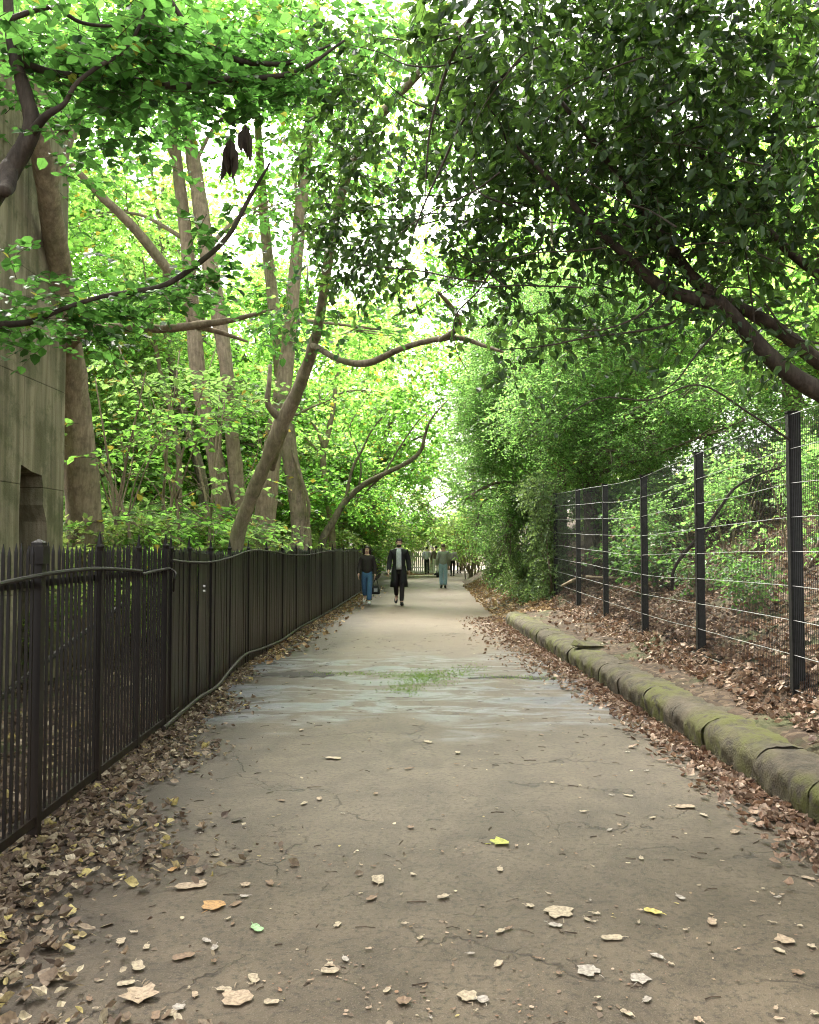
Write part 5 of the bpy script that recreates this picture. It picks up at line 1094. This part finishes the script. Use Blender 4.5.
g3 = G(443.3, 588.5); person('woman seen from behind in a sage green jacket and pale blue jeans', g3, 1.74, math.pi, .05, MC('sage_cloth', (.27, .29, .23)), MC('pale_denim', (.30, .42, .50)), dk, MC('fair_brown_hair', (.13, .10, .07)), female=True, bulk=1.12, armbend=.25)
g4 = G(427, 574.5); person('distant person in a pale lilac shirt and black trousers', g4, 1.66, math.pi, .16, MC('lilac_cloth', (.36, .34, .42)), dk, dk, hb, armbend=.2)
g5 = G(436, 576); person('distant person in a dark vest and white trousers', g5, 1.70, math.pi, .06, MC('umber_cloth', (.12, .09, .08)), wht, dk, hb)
g6 = G(452.5, 576); person('distant person in a mauve coat and black trousers right of the sage jacket', g6, 1.62, math.pi, .05, MC('mauve_cloth', (.30, .25, .29)), dk, dk, MC('brown_hair', (.1, .06, .04)), bulk=1.25)
g7 = G(459, 573); person('furthest distant person in a navy blue coat beside the hedge', g7, 1.70, math.pi, .05, MC('navy_cloth', (.03, .045, .08)), MC('black_trousers', (.018, .013, .013)), dk, hb)
# handbag hanging from the woman's left hand
hd = hand[1] * k + np.array([gw[0], gw[1], 0]); hx, hy, hz = hd[0] + .02, hd[1], hd[2] - .04
hbag = thing('handbag', 'black handbag with a pale panel hanging from the hand of the woman in jeans', 'handbag', (hx, hy, hz - .44)); mb = MB(); V = []
for z, a, bb in ((0, .10, .05), (.03, .125, .065), (.12, .12, .06), (.2, .085, .04), (.24, .05, .02)):
    for j in range(16): an_ = 2 * math.pi * j / 16; V.append((a * np.sign(math.cos(an_)) * abs(math.cos(an_)) ** .6, bb * np.sign(math.sin(an_)) * abs(math.sin(an_)) ** .6, z))
q = [[i*16+j, i*16+(j+1) % 16, (i+1)*16+(j+1) % 16, (i+1)*16+j] for i in range(4) for j in range(16)]; n = len(V); V += [(0, 0, 0), (0, 0, .24)]
mb.add(V, q, [[n, (j+1) % 16, j] for j in range(16)] + [[n+1, 64+j, 64+(j+1) % 16] for j in range(16)]); mb.build('pouch', dk, hbag, smooth=True)
mb = MB(); tube(mb, [(-.07, 0, .21), (-.045, 0, .34), (0, 0, .44), (.045, 0, .34), (.07, 0, .21)], .011, 6, 5); mb.build('strap', dk, hbag, smooth=True)
mb = MB(); box(mb, (-.05, -.075, .07), (.05, -.06, .16)); mb.build('panel', MC('pewter_leather', (.3, .3, .3)), hbag)
gd = G(437.3, 577.5); mb = MB(); ball(mb, (0, 0, .14), (.17, .13, .14), 7); tube(mb, [(-.08, 0, .24), (0, 0, .36), (.08, 0, .24)], .014, 6, 4); o = mb.build('dark_bag', dk, smooth=True); o.location = (gd[0], gd[1], 0); tag(o, 'small black bag set down on the path at the end of the pale step', 'bag')

# ------------------------------------------------------------------ light
SUN_EL, SUN_AZ = 52, -28      # azimuth measured from +Y towards +X
wd = bpy.data.worlds.new('World'); SC.world = wd; wd.use_nodes = True
nt_ = wd.node_tree; bg = nt_.nodes['Background']; sky = nt_.nodes.new('ShaderNodeTexSky'); sky.sky_type = 'NISHITA'; sky.sun_disc = False
sky.sun_elevation = R(SUN_EL); sky.sun_rotation = R(SUN_AZ); sky.air_density = 1.0; sky.dust_density = 6.0; sky.ozone_density = 0.6
hs_ = nt_.nodes.new('ShaderNodeHueSaturation'); hs_.inputs['Saturation'].default_value = 0.3
wm_ = nt_.nodes.new('ShaderNodeMix'); wm_.data_type = 'RGBA'; wm_.blend_type = 'MULTIPLY'; wm_.inputs[0].default_value = 1; wm_.inputs[7].default_value = (1.06, 1.05, 1.0, 1)   # thin bright cloud
nt_.links.new(sky.outputs[0], hs_.inputs['Color']); nt_.links.new(hs_.outputs[0], wm_.inputs[6]); nt_.links.new(wm_.outputs[2], bg.inputs[0]); bg.inputs[1].default_value = 0.15
sl = bpy.data.lights.new('sun', 'SUN'); sl.energy = 1.5; sl.angle = R(18); sl.color = (1, .96, .88); so = bpy.data.objects.new('sun', sl); COL.objects.link(so)
d = Vector((math.sin(R(SUN_AZ)) * math.cos(R(SUN_EL)), math.cos(R(SUN_AZ)) * math.cos(R(SUN_EL)), math.sin(R(SUN_EL))))
so.rotation_euler = d.to_track_quat('Z', 'Y').to_euler(); so.location = (0, 0, 30)
vs = SC.view_settings; vs.view_transform = 'Standard'; vs.look = 'None'; vs.exposure = 2.92; vs.gamma = 1; vs.use_curve_mapping = False
SC.cycles.max_bounces = 12; SC.cycles.diffuse_bounces = 8; SC.cycles.transmission_bounces = 8; SC.cycles.glossy_bounces = 3; SC.cycles.transparent_max_bounces = 8
SC.cycles.use_adaptive_sampling = True; SC.cycles.adaptive_threshold = 0.02
SC.cycles.sample_clamp_indirect = 6
SC.cycles.filter_width = 1.1
